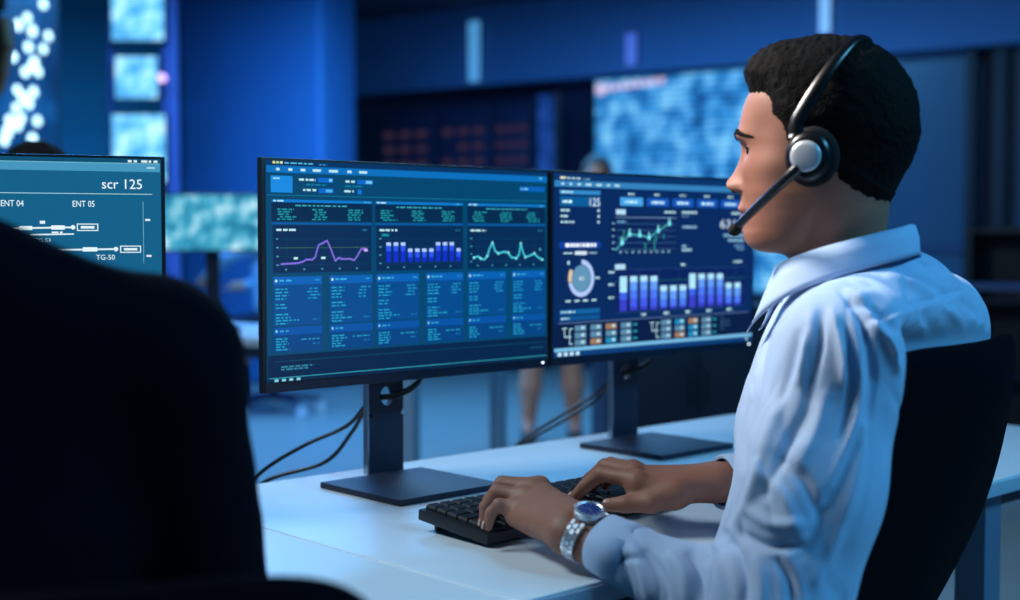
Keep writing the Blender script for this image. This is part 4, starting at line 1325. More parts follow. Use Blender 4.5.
# eyebrows
for sg in (-1, 1):
    V_, F_ = [], []
    for i in range(15):
        t = i / 14
        y = sg * (11 + 46 * t); z = 26 + 6.5 * math.sin(min(1, t * 1.6) * math.pi * .5) - 8.5 * max(0, t - .5) / .5
        dd = (gY - y) ** 2 + (gZ - z) ** 2 + np.where(gX > 20, 0, 1e6); x = gX.ravel()[dd.argmin()] + .4
        hh = 4.5 * (1 - .7 * t * t) * (.65 + .35 * min(1, t * 6))
        V_ += [(x - 5, y, z - hh), (x + .3, y, z - hh * .8), (x + 1.3, y, z), (x + .3, y, z + hh * .8), (x - 6, y, z + hh)]
    for i in range(14):
        for j in range(4):
            a = i * 5 + j; F_.append((a, a + 1, a + 6, a + 5))
    V_ = np.array(V_); V_[:, 0] += vnoise(V_, .5, 4) * .6
    meshobj('eyebrow', h2w(V_), F_, M_hair, man, smooth=True)

# ------------------------------------------------------------------ shirt
M_shirt = mat('pale_blue_cotton', (168, 192, 225), .75, var=.03, scale=30, bump=.12, bscale=900, sheen=.15)
RT = np.stack([TF, TL2, (0, 0, 1)], 1)
LCuf = LWr + (LE - LWr) / np.linalg.norm(LE - LWr) * .072
RCuf = RWr + (RE - RWr) / np.linalg.norm(RE - RWr) * .040
sp_ = [ell(T(.015, .0, .93), (.105, .165, .14), RT, .05), ell(T(-.030, -.095, .94), (.068, .095, .11), RT, .05), ell(T(-.012, .06, .93), (.068, .095, .11), RT, .05),
       ell(T(.058, 0, .80), (.098, .152, .18), RT, .05), ell(T(.095, 0, .65), (.105, .152, .16), RT, .05),
       cap(T(-.02, .03, 1.012), LS, .046, .058, .05), cap(T(-.02, -.03, 1.012), RS, .050, .058, .05), cap(T(-.012, .02, 1.026), T(-.012, -.02, 1.026), .050, .050, .04),
       cap(T(.055, 0, .985), T(.088, 0, .88), .058, .066, .05),
       cap(LS, LE * .5 + LS * .5, .069, .068, .035), cap(LE * .5 + LS * .5, LE, .068, .066, .03), cap(LE, LE * .45 + LCuf * .55, .060, .041, .02), cap(LE * .45 + LCuf * .55, LCuf, .041, .036, .02),
       cap(RS, RE, .069, .062, .035), cap(RE, RCuf, .058, .038, .03)]
lo, hi = bounds(sp_, .02); lo[2] = max(lo[2], .54)
v, f = Field(lo, hi, .003).add(sp_).mesh()
v = relax(v, f, 5)
def folds(v, f, lines, cam_pos=np.array((0, 0, EYE))):
    """raise ridges and sink creases along lines that run over the cloth seen from the room side"""
    n = vnormals(v, f)
    view = cam_pos - v; view /= np.linalg.norm(view, axis=1)[:, None]
    face = sstep(.0, .35, (n * view).sum(1))
    x, y = project(v)
    disp = np.zeros(len(v))
    for pts, wpx, amp in lines:
        if pts[0][0] > 870: amp *= 1.9
        p = np.array(spline([(a, b) for a, b in pts], 6))
        best = np.full(len(v), 1e9); at = np.zeros(len(v))
        sel = (x > p[:, 0].min() - 4 * wpx) & (x < p[:, 0].max() + 4 * wpx) & (y > p[:, 1].min() - 4 * wpx) & (y < p[:, 1].max() + 4 * wpx)
        if not sel.any(): continue
        xs, ys = x[sel], y[sel]
        bb = np.full(len(xs), 1e9); aa = np.zeros(len(xs))
        for k in range(len(p) - 1):
            a, b = p[k], p[k + 1]; ab = b - a
            t = np.clip(((xs - a[0]) * ab[0] + (ys - a[1]) * ab[1]) / (ab @ ab + 1e-9), 0, 1)
            d = np.hypot(xs - a[0] - t * ab[0], ys - a[1] - t * ab[1])
            m = d < bb; bb[m] = d[m]; aa[m] = ((k + t) / (len(p) - 1))[m]
        disp[sel] += 1.3 * amp * gauss(bb, wpx * .85) * (np.sin(np.pi * np.clip(aa, .0, 1)) ** .5 * .8 + .2)
    return v + n * (disp * face / 1000)[:, None]
SH = [([(846, 270), (876, 262), (908, 266)], 4, -2.2), ([(868, 320), (890, 313), (920, 303), (968, 288)], 2.6, -2.2), ([(868, 326), (890, 319), (920, 309), (968, 294)], 4, 1.4),
      ([(858, 290), (882, 298), (906, 318)], 5, 3.4), ([(852, 300), (878, 312), (898, 332)], 4.5, -4), ([(872, 325), (890, 345), (898, 372)], 5, 3.2), ([(905, 325), (912, 340), (925, 350)], 4, -2.4), ([(925, 312), (945, 330), (955, 345)], 4, -2.2), ([(940, 305), (962, 322), (975, 342)], 4, 2.2),
      ([(885, 275), (912, 284), (935, 300)], 5, 2.5), ([(895, 268), (925, 280), (950, 296)], 4, -2.2), ([(925, 262), (950, 280), (972, 300)], 5, 2.), ([(960, 300), (978, 315), (988, 335)], 4, -2),
      ([(840, 290), (856, 308), (867, 335), (874, 375), (868, 420)], 4, -5), ([(848, 288), (866, 305), (880, 335)], 5, 3),
      ([(812, 308), (806, 345), (798, 385)], 7, 4), ([(822, 308), (818, 350), (806, 400)], 5, -4), ([(832, 308), (842, 345), (846, 388)], 6, 4.5), ([(840, 322), (850, 350), (852, 395), (840, 440)], 5, -4.5), ([(856, 345), (860, 385), (848, 440), (830, 490)], 6, 4),
      ([(798, 330), (790, 370), (778, 410)], 5, -3), ([(826, 390), (815, 430), (795, 470)], 9, 3), ([(812, 395), (796, 430), (778, 460)], 7, -3.2), ([(782, 400), (768, 440), (752, 490), (735, 525)], 6, 4.2), ([(796, 420), (780, 460), (762, 500)], 6, -3.4),
      ([(760, 470), (785, 500), (800, 540)], 8, 3.5), ([(775, 455), (803, 480), (820, 520)], 7, -3.5), ([(745, 508), (772, 524), (806, 524)], 7, 4), ([(738, 532), (768, 546), (805, 545)], 6, -5), ([(800, 560), (815, 530), (838, 480), (850, 440)], 8, -3), ([(815, 585), (838, 530), (858, 470), (866, 420)], 8, 4),
      ([(714, 527), (730, 545), (742, 580), (742, 610)], 6, -8), ([(704, 540), (717, 562), (724, 610)], 7, 6), ([(688, 550), (700, 572), (704, 605)], 6, -6), ([(668, 552), (684, 575), (690, 605)], 7, 5), ([(645, 548), (660, 575), (668, 605)], 6, -5), ([(632, 546), (642, 570), (650, 600)], 6, 4), ([(618, 552), (626, 575), (632, 600)], 4, -3),
      ([(755, 555), (762, 580), (760, 610)], 7, 4), ([(775, 555), (790, 580), (792, 610)], 7, -5), ([(606, 560), (625, 558), (645, 560)], 3.5, -3),
      ([(752, 400), (744, 430), (742, 470)], 5, -4), ([(762, 360), (752, 400), (748, 440)], 7, 3), ([(772, 330), (766, 365), (768, 400)], 5, -2)]
v = folds(v, f, SH)
nn = vnormals(v, f)
# loose random crumple, stretched along the cloth
q = v @ np.stack([TF * 1.0, TL2 * 1.0, np.array((0, 0, .45))], 1)
v = v + nn * ((vnoise(q, 17, 2) * 3.0 + vnoise(q, 36, 5) * 1.4 - 1.6 * np.maximum(0, .16 - np.abs(vnoise(q, 22, 9))) / .16) / 1000)[:, None]
# the back rests against the chair: press the cloth flat where the backrest is
def press(v, off=0.):
    yl = Vector((-fc.y, fc.x, 0))
    r = v - np.array((cz.x, cz.y, 0))
    x = r @ np.array(fc); y = r @ np.array(yl); z = v[:, 2]
    z0 = .52; hh = np.clip((z - z0) / (.982 - z0) * 2 - 1, -1, 1); a = np.clip(y / .27, -1.1, 1.1)
    xs = -.22 - rec * (z - z0) + .045 * a * a - .03 * np.sin(np.pi * (hh + 1) / 2 * .8) + .027
    push = np.maximum(0, xs + off - x)
    push = push * sstep(1.03, .985, z) * sstep(.235, .18, np.abs(y)) * sstep(.10, .07, push)
    return v + push[:, None] * np.array(fc)
v = press(v)
# cut the hem open and the sleeve ends clean
shirt = meshobj('shirt', v, f, M_shirt, man, smooth=True)
# cuffs
def cuff(c, e, r0, r1, L, lab):
    c, e = np.array(c, float), np.array(e, float)
    d = (e - c) / np.linalg.norm(e - c)
    up = np.array((0, 0, 1.)); s_ = np.cross(d, up); s_ /= np.linalg.norm(s_); w_ = np.cross(s_, d)
    V_, F_ = [], []
    prof = [(-.001, r0 - .004), (-.003, r0 - .001), (-.001, r0 + .0015), (L * .5, r0 * .5 + r1 * .5 + .002), (L, r1 + .002), (L + .003, r1 - .004)]
    n = 36
    for a, r in prof:
        for j in range(n):
            th = 2 * math.pi * j / n
            rr = r * (1 + .02 * math.sin(3 * th + 1) + .015 * math.sin(5 * th))
            V_.append(c + d * a + s_ * math.cos(th) * rr * 1.08 + w_ * math.sin(th) * rr * .95)
    for i in range(len(prof) - 1):
        for j in range(n): F_.append((i * n + j, i * n + (j + 1) % n, (i + 1) * n + (j + 1) % n, (i + 1) * n + j))
    o = meshobj('cuff', V_, F_, M_shirt, man, smooth=True)
    return o
cuff(LCuf - (LE - LCuf) / np.linalg.norm(LE - LCuf) * .030, LE, .0325, .0350, .040, '')
cuff(RCuf - (RE - RCuf) / np.linalg.norm(RE - RCuf) * .030, RE, .0345, .0400, .06, '')
# collar: stand and folded leaf running round the neck, open at the throat
NCX = HO + HF * -.028; 
def collar():
    V_, F_ = [], []
    n = 72
    for i in range(n + 1):
        ps = -math.pi * .93 + 2 * math.pi * .93 * i / n      # 0 = nape, +-pi = throat
        k = abs(ps) / (math.pi * .93)                          # 0 nape .. 1 throat
        dirv = -HF * math.cos(ps) + TL2 * math.sin(ps)
        cen = np.array((NCX[0], NCX[1], 0)) + HF * (.004 + .005 * k)
        rx = .064 + .004 * math.cos(ps) ** 2
        ztop = 1.112 - .052 * k ** 1.3
        zlow_in = ztop - .036
        leaf = .033 + .036 * k ** 3
        flare = .002 + .016 * k * k
        pt = [(rx - .004, zlow_in), (rx - .003, ztop - .004), (rx, ztop), (rx + .005, ztop - .001), (rx + .008 + flare * .35, ztop - leaf * .4), (rx + .008 + flare * .8, ztop - leaf * .8), (rx + .009 + flare, ztop - leaf), (rx + .005 + flare, ztop - leaf + .001)]
        tip = 0.011 * max(0, (k - .80) / .2) ** 1.5
        for j, (r, z) in enumerate(pt):
            q = cen + dirv * r + np.array((0, 0, z))
            if j >= 4: q = q + HF * tip * (j - 3) / 4 - np.array((0, 0, .006 * tip / .03))
            V_.append(q)
    m = 8
    for i in range(n):
        for j in range(m - 1):
            a = i * m + j; F_.append((a, a + m, a + m + 1, a + 1))
    o = meshobj('collar', V_, F_, M_shirt, man, smooth=True)
    s_ = o.modifiers.new('thickness', 'SOLIDIFY'); s_.thickness = .0016
    return o
collar()
# trousers and shoes below the desk
M_trou = mat('dark_trousers', (22, 26, 40), .8, var=.1, scale=60)
hipL, hipR = T(.14, .09, .53), T(.14, -.09, .53)
knL, knR = T(.46, .12, .52), T(.46, -.14, .52)
anL, anR = T(.42, .12, .1), T(.44, -.14, .1)
v, f = blob([ell(T(.13, 0, .56), (.13, .165, .11), RT, .04), cap(hipL, knL, .085, .065, .03), cap(hipR, knR, .085, .065, .03), cap(knL, anL, .062, .05, .02), cap(knR, anR, .062, .05, .02)], .009)
meshobj('trousers', v, f, M_trou, man, smooth=True)
for a in (anL, anR):
    v, f = blob([cap(a - (0, 0, .05), a + TF * .15 - (0, 0, .062), .04, .032, .02)], .006)
    v[:, 2] = np.maximum(v[:, 2], .004)
    meshobj('shoe', v, f, mat('black_leather', (12, 12, 14), .35), man, smooth=True)

# ------------------------------------------------------------------ headset (worn by the man)
M_hs = mat('headset_black', (13, 14, 18), .3, var=.05)
M_foam = mat('black_foam', (10, 10, 12), .9, bump=.4, bscale=600)
M_disc = mat('silver_disc', (196, 198, 204), .38, .25)
hp = np.array(h2w([(0, 88, 2)])[0])
hs = thing('headset', 'black office headset with silver disc and boom microphone', 'headset', tuple(hp))
hs['category'] = 'headset'
bpy.context.view_layer.update()
def hpart(name, V_, F_, m, parent=None, smooth=True, sharp=None):
    V_ = h2w(V_) - hp
    o = meshobj(name, V_, F_, m, parent or hs, smooth=smooth)
    if sharp: o.data.set_sharp_from_angle(angle=math.radians(sharp))
    return o
def disc(c, prof, nrm=(0, 1, 0), n=40, sx=1., sz=1.):
    """lathe about local y through c: prof = [(radius, y)]"""
    V_, F_ = [], []
    for r, y in prof:
        for j in range(n):
            a = 2 * math.pi * j / n
            V_.append((c[0] + r * sx * math.cos(a), c[1] + y, c[2] + r * sz * math.sin(a)))
    for i in range(len(prof) - 1):
        for j in range(n): F_.append((i * n + j, i * n + (j + 1) % n, (i + 1) * n + (j + 1) % n, (i + 1) * n + j))
    F_.append(tuple(range((len(prof) - 1) * n, len(prof) * n)))
    return V_, F_
for sg in (1, -1):
    V_, F_ = disc((0, 0, 0), [(16, 78), (26, 77), (30, 80), (31, 84), (30, 88), (22, 89)], sx=1, sz=1.1)
    V_ = [(x * .94 - 4, y * sg, z * .94 - 1) for x, y, z in V_]; hpart('ear_cushion', V_, F_, M_foam)
    V_, F_ = disc((0, 0, 0), [(24, 87), (25.5, 90), (25, 95), (22, 99), (18, 100.5), (10, 100.8)], sx=1, sz=1.1)
    V_ = [(x * .96 - 2, y * sg, z * .96 - 1) for x, y, z in V_]; cupo = hpart('ear_cup', V_, F_, M_hs)
    V_, F_ = disc((0, 0, 0), [(17.6, 99), (17.6, 102.5), (16.6, 104), (12, 105), (6, 105.4), (1, 105.5)])
    V_ = [((x + 1) * .93 - 2, y * sg, z * .93 - 1) for x, y, z in V_]; hpart('silver_cap', V_, F_, M_disc, cupo)
# band over the crown, leaning back
def band_pt(ph, r=0.):
    hgt = 126 * abs(math.sin(ph)) ** .82
    y = 95 * np.sign(math.cos(ph)) * abs(math.cos(ph)) ** .9
    z = 6 + hgt
    return np.array((min(11, 15 - .54 * (z - 27)) if z > 20 else 11, y, z))
V_, F_ = [], []
nb = 80
for i in range(nb + 1):
    ph = .06 + (math.pi - .12) * i / nb
    p = band_pt(ph); q = band_pt(ph + .01) - band_pt(ph - .01); q /= np.linalg.norm(q)
    wv = np.array((1, 0, .3)); wv -= q * np.dot(wv, q); wv /= np.linalg.norm(wv)
    ov = np.cross(q, wv); ov *= np.sign(np.dot(ov, p - np.array((-15, 0, 30))))
    hw = 5.5 + 2.6 * abs(math.cos(ph)) ** 2
    for a, b in ((-1, 0), (-.85, 1), (0, 1.5), (.85, 1), (1, 0), (.85, -1), (-.85, -1)):
        V_.append(p + wv * a * hw + ov * b * 2.0)
for i in range(nb):
    for j in range(7): F_.append((i * 7 + j, i * 7 + (j + 1) % 7, i * 7 + 7 + (j + 1) % 7, i * 7 + 7 + j))
F_.append(tuple(range(7))); F_.append(tuple(range(nb * 7, nb * 7 + 7)))
hpart('headband', V_, F_, M_hs)
boom = [(6, 99, -12), (20, 97, -24), (48, 82, -46), (78, 58, -68), (90, 48, -77)]
bo = tube('boom_arm', [h2w([p])[0] - hp for p in boom], [.0066, .0058, .0050, .0048, .0050], M_hs, hs, n=12, sub=10)
mic = [(84, 53, -73), (90, 48, -78), (94, 44, -82)]
tube('microphone_foam', [h2w([p])[0] - hp for p in mic], [.0055, .0068, .0070, .0064, .0030], M_foam, hs, n=14, sub=8)

# ------------------------------------------------------------------ steel wristwatch on the left wrist
M_steel = mat('brushed_steel', (214, 220, 230), .36, .8, var=.05, scale=300)
M_dial = mat('blue_dial', (16, 52, 128), .6)
wc = LWr + (LE - LWr) / np.linalg.norm(LE - LWr) * (.020)
wd_ = (LE - LWr) / np.linalg.norm(LE - LWr)
wu = np.array((-.18, -.10, .98)); wu -= wd_ * np.dot(wu, wd_); wu /= np.linalg.norm(wu)
ws = np.cross(wd_, wu)
WM = np.stack([wd_, ws, wu], 1)
watch = thing('wristwatch', 'steel bracelet wristwatch with blue dial on left wrist', 'watch', tuple(wc))
def w2(vs): return (np.array(vs, float) / 1000) @ WM.T
def wlathe(name, prof, m, parent=None, n=36, capped=True):
    V_, F_ = [], []
    for r, z in prof:
        for j in range(n):
            a = 2 * math.pi * j / n; V_.append((r * math.cos(a), r * math.sin(a), z))
    for i in range(len(prof) - 1):
        for j in range(n): F_.append((i * n + j, i * n + (j + 1) % n, (i + 1) * n + (j + 1) % n, (i + 1) * n + j))
    if capped: F_.append(tuple(range((len(prof) - 1) * n, len(prof) * n)))
    o = meshobj(name, w2(V_), F_, m, parent or watch, smooth=True); o.data.set_sharp_from_angle(angle=math.radians(35)); return o
WH_ = 25.0
cs = wlathe('case', [(13, WH_ - 2), (16.0, WH_ - 1), (17, WH_ + 3), (16.6, WH_ + 6), (15, WH_ + 7.2), (14, WH_ + 7.4)], M_steel)
wlathe('bezel', [(16.4, WH_ + 6), (16.2, WH_ + 8.2), (14, WH_ + 8.8), (12.8, WH_ + 7.8)], M_steel, cs, capped=False)
wlathe('dial', [(13.2, WH_ + 7.4), (13.0, WH_ + 7.6), (1, WH_ + 7.6)], M_dial, cs)
for k in range(12):
    a = 2 * math.pi * k / 12
    bm = bmesh.new(); b_box(bm, (10.6 * math.cos(a), 10.6 * math.sin(a), WH_ + 7.75), (3.4, .9, .35)); 
    for q in bm.verts:
        ang = a; c_, s_ = math.cos(a), math.sin(a)
        dx, dy = q.co.x - 10.6 * c_, q.co.y - 10.6 * s_
        q.co = Vector(w2([(10.6 * c_ + dx * c_ - dy * s_, 10.6 * s_ + dx * s_ + dy * c_, q.co.z)])[0])
    bmobj('hour_marker', bm, M_steel, cs)
for a, L in ((.6, 6.5), (2.5, 9.5)):
    bm = bmesh.new(); b_box(bm, (L / 2, 0, WH_ + 8.0), (L, 1.0, .3))
    for q in bm.verts:
        x, y = q.co.x, q.co.y; q.co = Vector(w2([(x * math.cos(a) - y * math.sin(a), x * math.sin(a) + y * math.cos(a), q.co.z)])[0])
    bmobj('watch_hand', bm, M_steel, cs)
bm = bmesh.new(); b_cyl(bm, (-16.5, 0, WH_ + 3.5), (-19.5, 0, WH_ + 3.5), 2.6, n=14)
for q in bm.verts: q.co = Vector(w2([tuple(q.co)])[0])
bmobj('crown', bm, M_steel, cs)
# bracelet: rows of three links following the wrist
RXw, RZw = 35.0, 26.0
nl = 22
for i in range(nl):
    a = math.radians(58 + 24 * 0) + (2 * math.pi - math.radians(116)) * (i + .5) / nl + math.pi / 2 - math.radians(58) + math.radians(58) * 0
    a = math.pi / 2 + math.radians(34) + (2 * math.pi - math.radians(68)) * (i + .5) / nl
    py, pz = RXw * math.cos(a), RZw * math.sin(a)
    ty, tz = -RXw * math.sin(a), RZw * math.cos(a); tl = math.hypot(ty, tz); ty, tz = ty / tl, tz / tl
    ny, nz = tz, -ty
    if ny * py + nz * pz < 0: ny, nz = -ny, -nz
    seg = (2 * math.pi - math.radians(68)) / nl * tl * .5 * 1.0
    wl = 9.5 - 1.6 * abs(math.sin((i + .5) / nl * math.pi))
    for xc, hw, th in ((0, 3.1, 1.7), (-5.8, 2.5, 1.4), (5.8, 2.5, 1.4)):
        V_ = []
        off = 0 if xc == 0 else seg
        for sx in (-1, 1):
            for st in (-1, 1):
                for sn, wv in ((0, 1.), (1, .8)):
                    V_.append((xc * wl / 9 + sx * hw * wv, py + ty * (seg * st * wv + off) + ny * th * 1.3 * sn, pz + tz * (seg * st * wv + off) + nz * th * 1.3 * sn))
        F_ = [(0, 2, 6, 4), (1, 5, 7, 3), (0, 1, 3, 2), (4, 6, 7, 5), (0, 4, 5, 1), (2, 3, 7, 6)]
        meshobj('bracelet_link', w2(V_), F_, M_steel, watch)
# ------------------------------------------------------------------ suited person with back to the room's aisle (near the left edge)
M_suit = mat('dark_navy_suit', (5, 5, 18), .95, var=.2, scale=120, bump=.2, bscale=800, spec=.1)
M_suit_sk = mat('skin_tan', (160, 108, 84), .5, var=.06, scale=60, sss=.05)
SF_, SL_ = frame(15)
SC = np.array((-.468, 1.0, 0))
def Q(a, b, z): return SC + SF_ * a + SL_ * b + np.array((0, 0, z))
SO = Q(.03, -.007, 1.240)
SM = np.stack([SF_, SL_, np.array((0, 0, 1.))], 1)
def s2w(v): return SO + (np.asarray(v, float) / 1000) @ SM.T
sk = Skin()
a_, b_, c_ = build_head(sk, s2w, M_suit_sk)
sR, sLl = Q(0, -.198, .995), Q(0, .198, .995)
eR, eL = Q(.06, -.235, .755), Q(.06, .235, .755)
wR, wL = Q(.30, -.19, .775), Q(.30, .15, .775)
v, f = blob([ell(Q(0, 0, .88), (.08, .13, .16), SM, .04), ell(Q(.02, 0, .66), (.08, .12, .16), SM, .04), cap(Q(-.01, 0, 1.10), Q(-.01, 0, .98), .05, .055, .03), cap(Q(0, 0, 1.0), sR, .04, .04, .03), cap(Q(0, 0, 1.0), sLl, .04, .04, .03),
             cap(sR, eR, .036, .032, .02), cap(eR, wR, .032, .025, .02), cap(sLl, eL, .036, .032, .02), cap(eL, wL, .032, .025, .02)], .009)
sk.add(v, f, M_suit_sk)
for wr, el, sg in ((wL, eL, 1), (wR, eR, -1)):
    m0 = wr + SF_ * .088 + np.array((0, 0, .012))
    mc = [m0 - SL_ * sg * (.028 - .019 * i) for i in range(4)]
    fg = [[m + SF_ * .04 + np.array((0, 0, .004)), m + SF_ * .06 - np.array((0, 0, .014)), m + SF_ * .068 - np.array((0, 0, .03))] for m in mc]
    tb_ = wr - SL_ * sg * .028 + SF_ * .03
    th = [tb_, tb_ + SF_ * .03 - SL_ * sg * .015 - np.array((0, 0, .006)), tb_ + SF_ * .055 - SL_ * sg * .016 - np.array((0, 0, .012)), tb_ + SF_ * .075 - SL_ * sg * .012 - np.array((0, 0, .018))]
    v, f = hand(wr, el, mc, fg, th, (0, 0, 1)); sk.add(v, f, M_suit_sk)
suit = sk.build('person')
tag(suit, 'person in dark navy suit seen from behind, facing track diagram monitor', 'person')
build_hair(a_, b_, c_, s2w, suit, thick=.6, seed=9.)
jk = [ell(Q(-.01, 0, .90), (.115, .19, .16), SM, .05), ell(Q(.0, 0, .70), (.125, .185, .22), SM, .06), cap(Q(-.02, -.02, 1.074), sR, .060, .064, .06), cap(Q(-.02, .02, 1.074), sLl, .060, .064, .06),
      cap(sR, eR, .066, .058, .03), cap(eR, wR - SF_ * .03, .056, .040, .02), cap(sLl, eL, .066, .058, .03), cap(eL, wL - SF_ * .03, .056, .040, .02)]
lo, hi = bounds(jk, .02); lo[2] = max(lo[2], .55)
v, f = Field(lo, hi, .007).add(jk).mesh(); v = relax(v, f, 3)
nn = vnormals(v, f); v = v + nn * (vnoise(v, 12, 3) * .005 + vnoise(v, 28, 8) * .002)[:, None]
meshobj('suit_jacket', v, f, M_suit, suit, smooth=True)
V_, F_ = [], []
for i in range(41):
    ps = -2.5 + 5. * i / 40
    dv = -SF_ * math.cos(ps) + SL_ * math.sin(ps); k = abs(ps) / 2.5
    for r, z in ((.060, 1.115), (.063, 1.15 - .05 * k), (.070, 1.148 - .05 * k), (.083 + .01 * k, 1.105 - .04 * k)):
        V_.append(Q(-.005, 0, 0) + dv * r + np.array((0, 0, z)))
for i in range(40):
    for j in range(3): F_.append((i * 4 + j, i * 4 + 4 + j, i * 4 + 5 + j, i * 4 + 1 + j))
meshobj('jacket_collar', V_, F_, M_suit, suit, smooth=True)
v, f = blob([ell(Q(.03, 0, .57), (.14, .17, .10), SM, .04), cap(Q(.07, -.1, .54), Q(.46, -.12, .53), .085, .065, .03), cap(Q(.07, .1, .54), Q(.46, .12, .53), .085, .065, .03), cap(Q(.46, -.12, .53), Q(.44, -.12, .1), .06, .05, .02), cap(Q(.46, .12, .53), Q(.44, .12, .1), .06, .05, .02)], .01)
meshobj('suit_trousers', v, f, M_suit, suit, smooth=True)
for sg in (-1, 1):
    a = Q(.44, .12 * sg, .1)
    v, f = blob([cap(a - (0, 0, .05), a + SF_ * .15 - (0, 0, .062), .04, .032, .02)], .007); v[:, 2] = np.maximum(v[:, 2], .004)
    meshobj('shoe', v, f, MATS['black_leather'], suit, smooth=True)

# ------------------------------------------------------------------ people in the background
def bg_person(label, x, y, heading, J, skin_m, top_m, low_m, hair_m, bare_legs=False, long_hair=False):
    """J: joints in a local frame (forward, left, up): head, hip, sh(half width), elbows, hands, knees, ankles"""
    f_, l_ = frame(heading); o = np.array((x, y, 0.))
    R_ = np.stack([f_, l_, np.array((0, 0, 1.))], 1)
    g = lambda p: o + f_ * p[0] + l_ * p[1] + np.array((0, 0, p[2]))
    hd_, hip = np.array(J['head']), np.array(J['hip'])
    nk = hd_ + np.array((-.02, 0, -.16))
    sh = [np.array((nk[0] - .01, nk[1] + sg * .165, nk[2] - .075)) for sg in (1, -1)]
    hp_ = [hip + np.array((0, sg * .09, 0)) for sg in (1, -1)]
    prim = [ell(g(hd_), (.095, .075, .105), R_, .02), ell(g(hd_ + (.03, 0, -.06)), (.06, .055, .06), R_, .03), cap(g(hd_ + (.095, 0, .0)), g(hd_ + (.108, 0, -.022)), .008, .012, .012), cap(g(hd_ + (-.02, 0, -.06)), g(nk - (0, 0, .05)), .05, .055, .03)]
    prim += [cap(g(hd_ + (-.005, sg * .072, .01)), g(hd_ + (-.012, sg * .078, -.02)), .012, .01, .008) for sg in (1, -1)]
    prim += [ell(g(nk * .7 + hip * .3 - (0, 0, .06)), (.09, .14, .17), R_, .05), ell(g(hip * .8 + nk * .2), (.09, .13, .15), R_, .06)]
    cloth_t = [ell(g(nk * .7 + hip * .3 - (0, 0, .06)), (.105, .155, .18), R_, .05), ell(g(hip * .75 + nk * .25), (.11, .145, .17), R_, .06), cap(g(nk - (0, 0, .05)), g(nk - (0, 0, .06)), .06, .06, .03)]
    for i in (0, 1):
        e, h_ = np.array(J['elbow'][i]), np.array(J['hand'][i])
        prim += [cap(g(sh[i]), g(e), .04, .034, .03), cap(g(e), g(h_), .034, .024, .02)]
        hdv = (h_ - e) / np.linalg.norm(h_ - e)
        palm = h_ + hdv * .06
        prim.append(cap(g(h_), g(palm), .026, .030, .015))
        for q in range(4):
            off = np.array((0, (q - 1.5) * .016, 0)); prim.append(cap(g(palm + off), g(palm + off + hdv * (.06 + .01 * (q in (1, 2))) + (0, 0, -.012)), .0095, .007, .004))
        prim.append(cap(g(h_ + hdv * .02), g(h_ + hdv * .07 + np.array((0, -.035 if i == 0 else .035, 0))), .011, .009, .008))
        cloth_t += [cap(g(nk - (0, 0, .04)), g(sh[i]), .05, .052, .05), cap(g(sh[i]), g(e), .052, .046, .03), cap(g(e), g(h_ - hdv * .02), .046, .034, .02)]
    cloth_l = [ell(g(hip), (.12, .16, .11), R_, .04)]
    for i in (0, 1):
        k, a = np.array(J['knee'][i]), np.array(J['ankle'][i])
        prim += [cap(g(hp_[i]), g(k), .07, .05, .03), cap(g(k), g(k * .6 + a * .4), .056, .060, .02), cap(g(k * .6 + a * .4), g(a), .060, .036, .02), cap(g(a), g(a + (.13, 0, -.045)), .032, .024, .02)]
        if bare_legs: cloth_l.append(cap(g(hp_[i]), g(hp_[i] * .25 + k * .75), .09, .09, .08))
        else: cloth_l += [cap(g(hp_[i]), g(k), .085, .064, .03), cap(g(k), g(a), .062, .048, .02)]
    v, f = blob(prim, .0085)
    sk_ = Skin(); sk_.add(v, f, skin_m)
    def bit(c, r, m):
        V_, F_ = uvs((0, 0, 0), r, 12, 8); sk_.add(g(hd_ + np.array(c)) + V_ @ R_.T, F_, m)
    for sg in (1, -1):
        bit((.082, sg * .031, .004), (.010, .013, .006), M_eye); bit((.0905, sg * .031, .003), (.004, .005, .005), M_iris); bit((.087, sg * .032, .024), (.008, .018, .0035), hair_m)
    bit((.084, 0, -.062), (.009, .022, .006), M_lip)
    p = sk_.build('person'); tag(p, label, 'person')
    v, f = blob(cloth_t, .011); meshobj('top_garment', v, f, top_m, p, smooth=True)
    v, f = blob(cloth_l, .011); meshobj('skirt' if bare_legs else 'trousers', v, f, low_m, p, smooth=True)
    hr = [ell(g(hd_ + (-.018, 0, .022)), (.098, .086, .105), R_, .02), ell(g(hd_ + (-.045, 0, -.02)), (.07, .082, .09), R_, .02)]
    if long_hair: hr.append(cap(g(hd_ + (-.07, 0, -.02)), g(hd_ + (-.08, 0, -.2)), .06, .05, .04))
    v, f = blob(hr, .009)
    n_ = vnormals(v, f); v = v + n_ * (vnoise(v, 40, 2) * .004)[:, None]
    meshobj('hair', v, f, hair_m, p, smooth=True)
    for i in (0, 1):
        a = np.array(J['ankle'][i])
        v, f = blob([cap(g(a - (.02, 0, .05)), g(a + (.15, 0, -.062)), .042, .034, .02)], .009); v[:, 2] = np.maximum(v[:, 2], .003)
        meshobj('shoe', v, f, MATS['black_leather'], p, smooth=True)
    return p
M_hair_b = mat('brown_hair', (70, 46, 36), .6, var=.2, scale=90)
M_sk_b = mat('skin_light', (226, 150, 118), .5, var=.04)
M_drs = mat('navy_fabric', (20, 26, 52), .8, var=.1)
wx, wy = gp(566, 7.2)
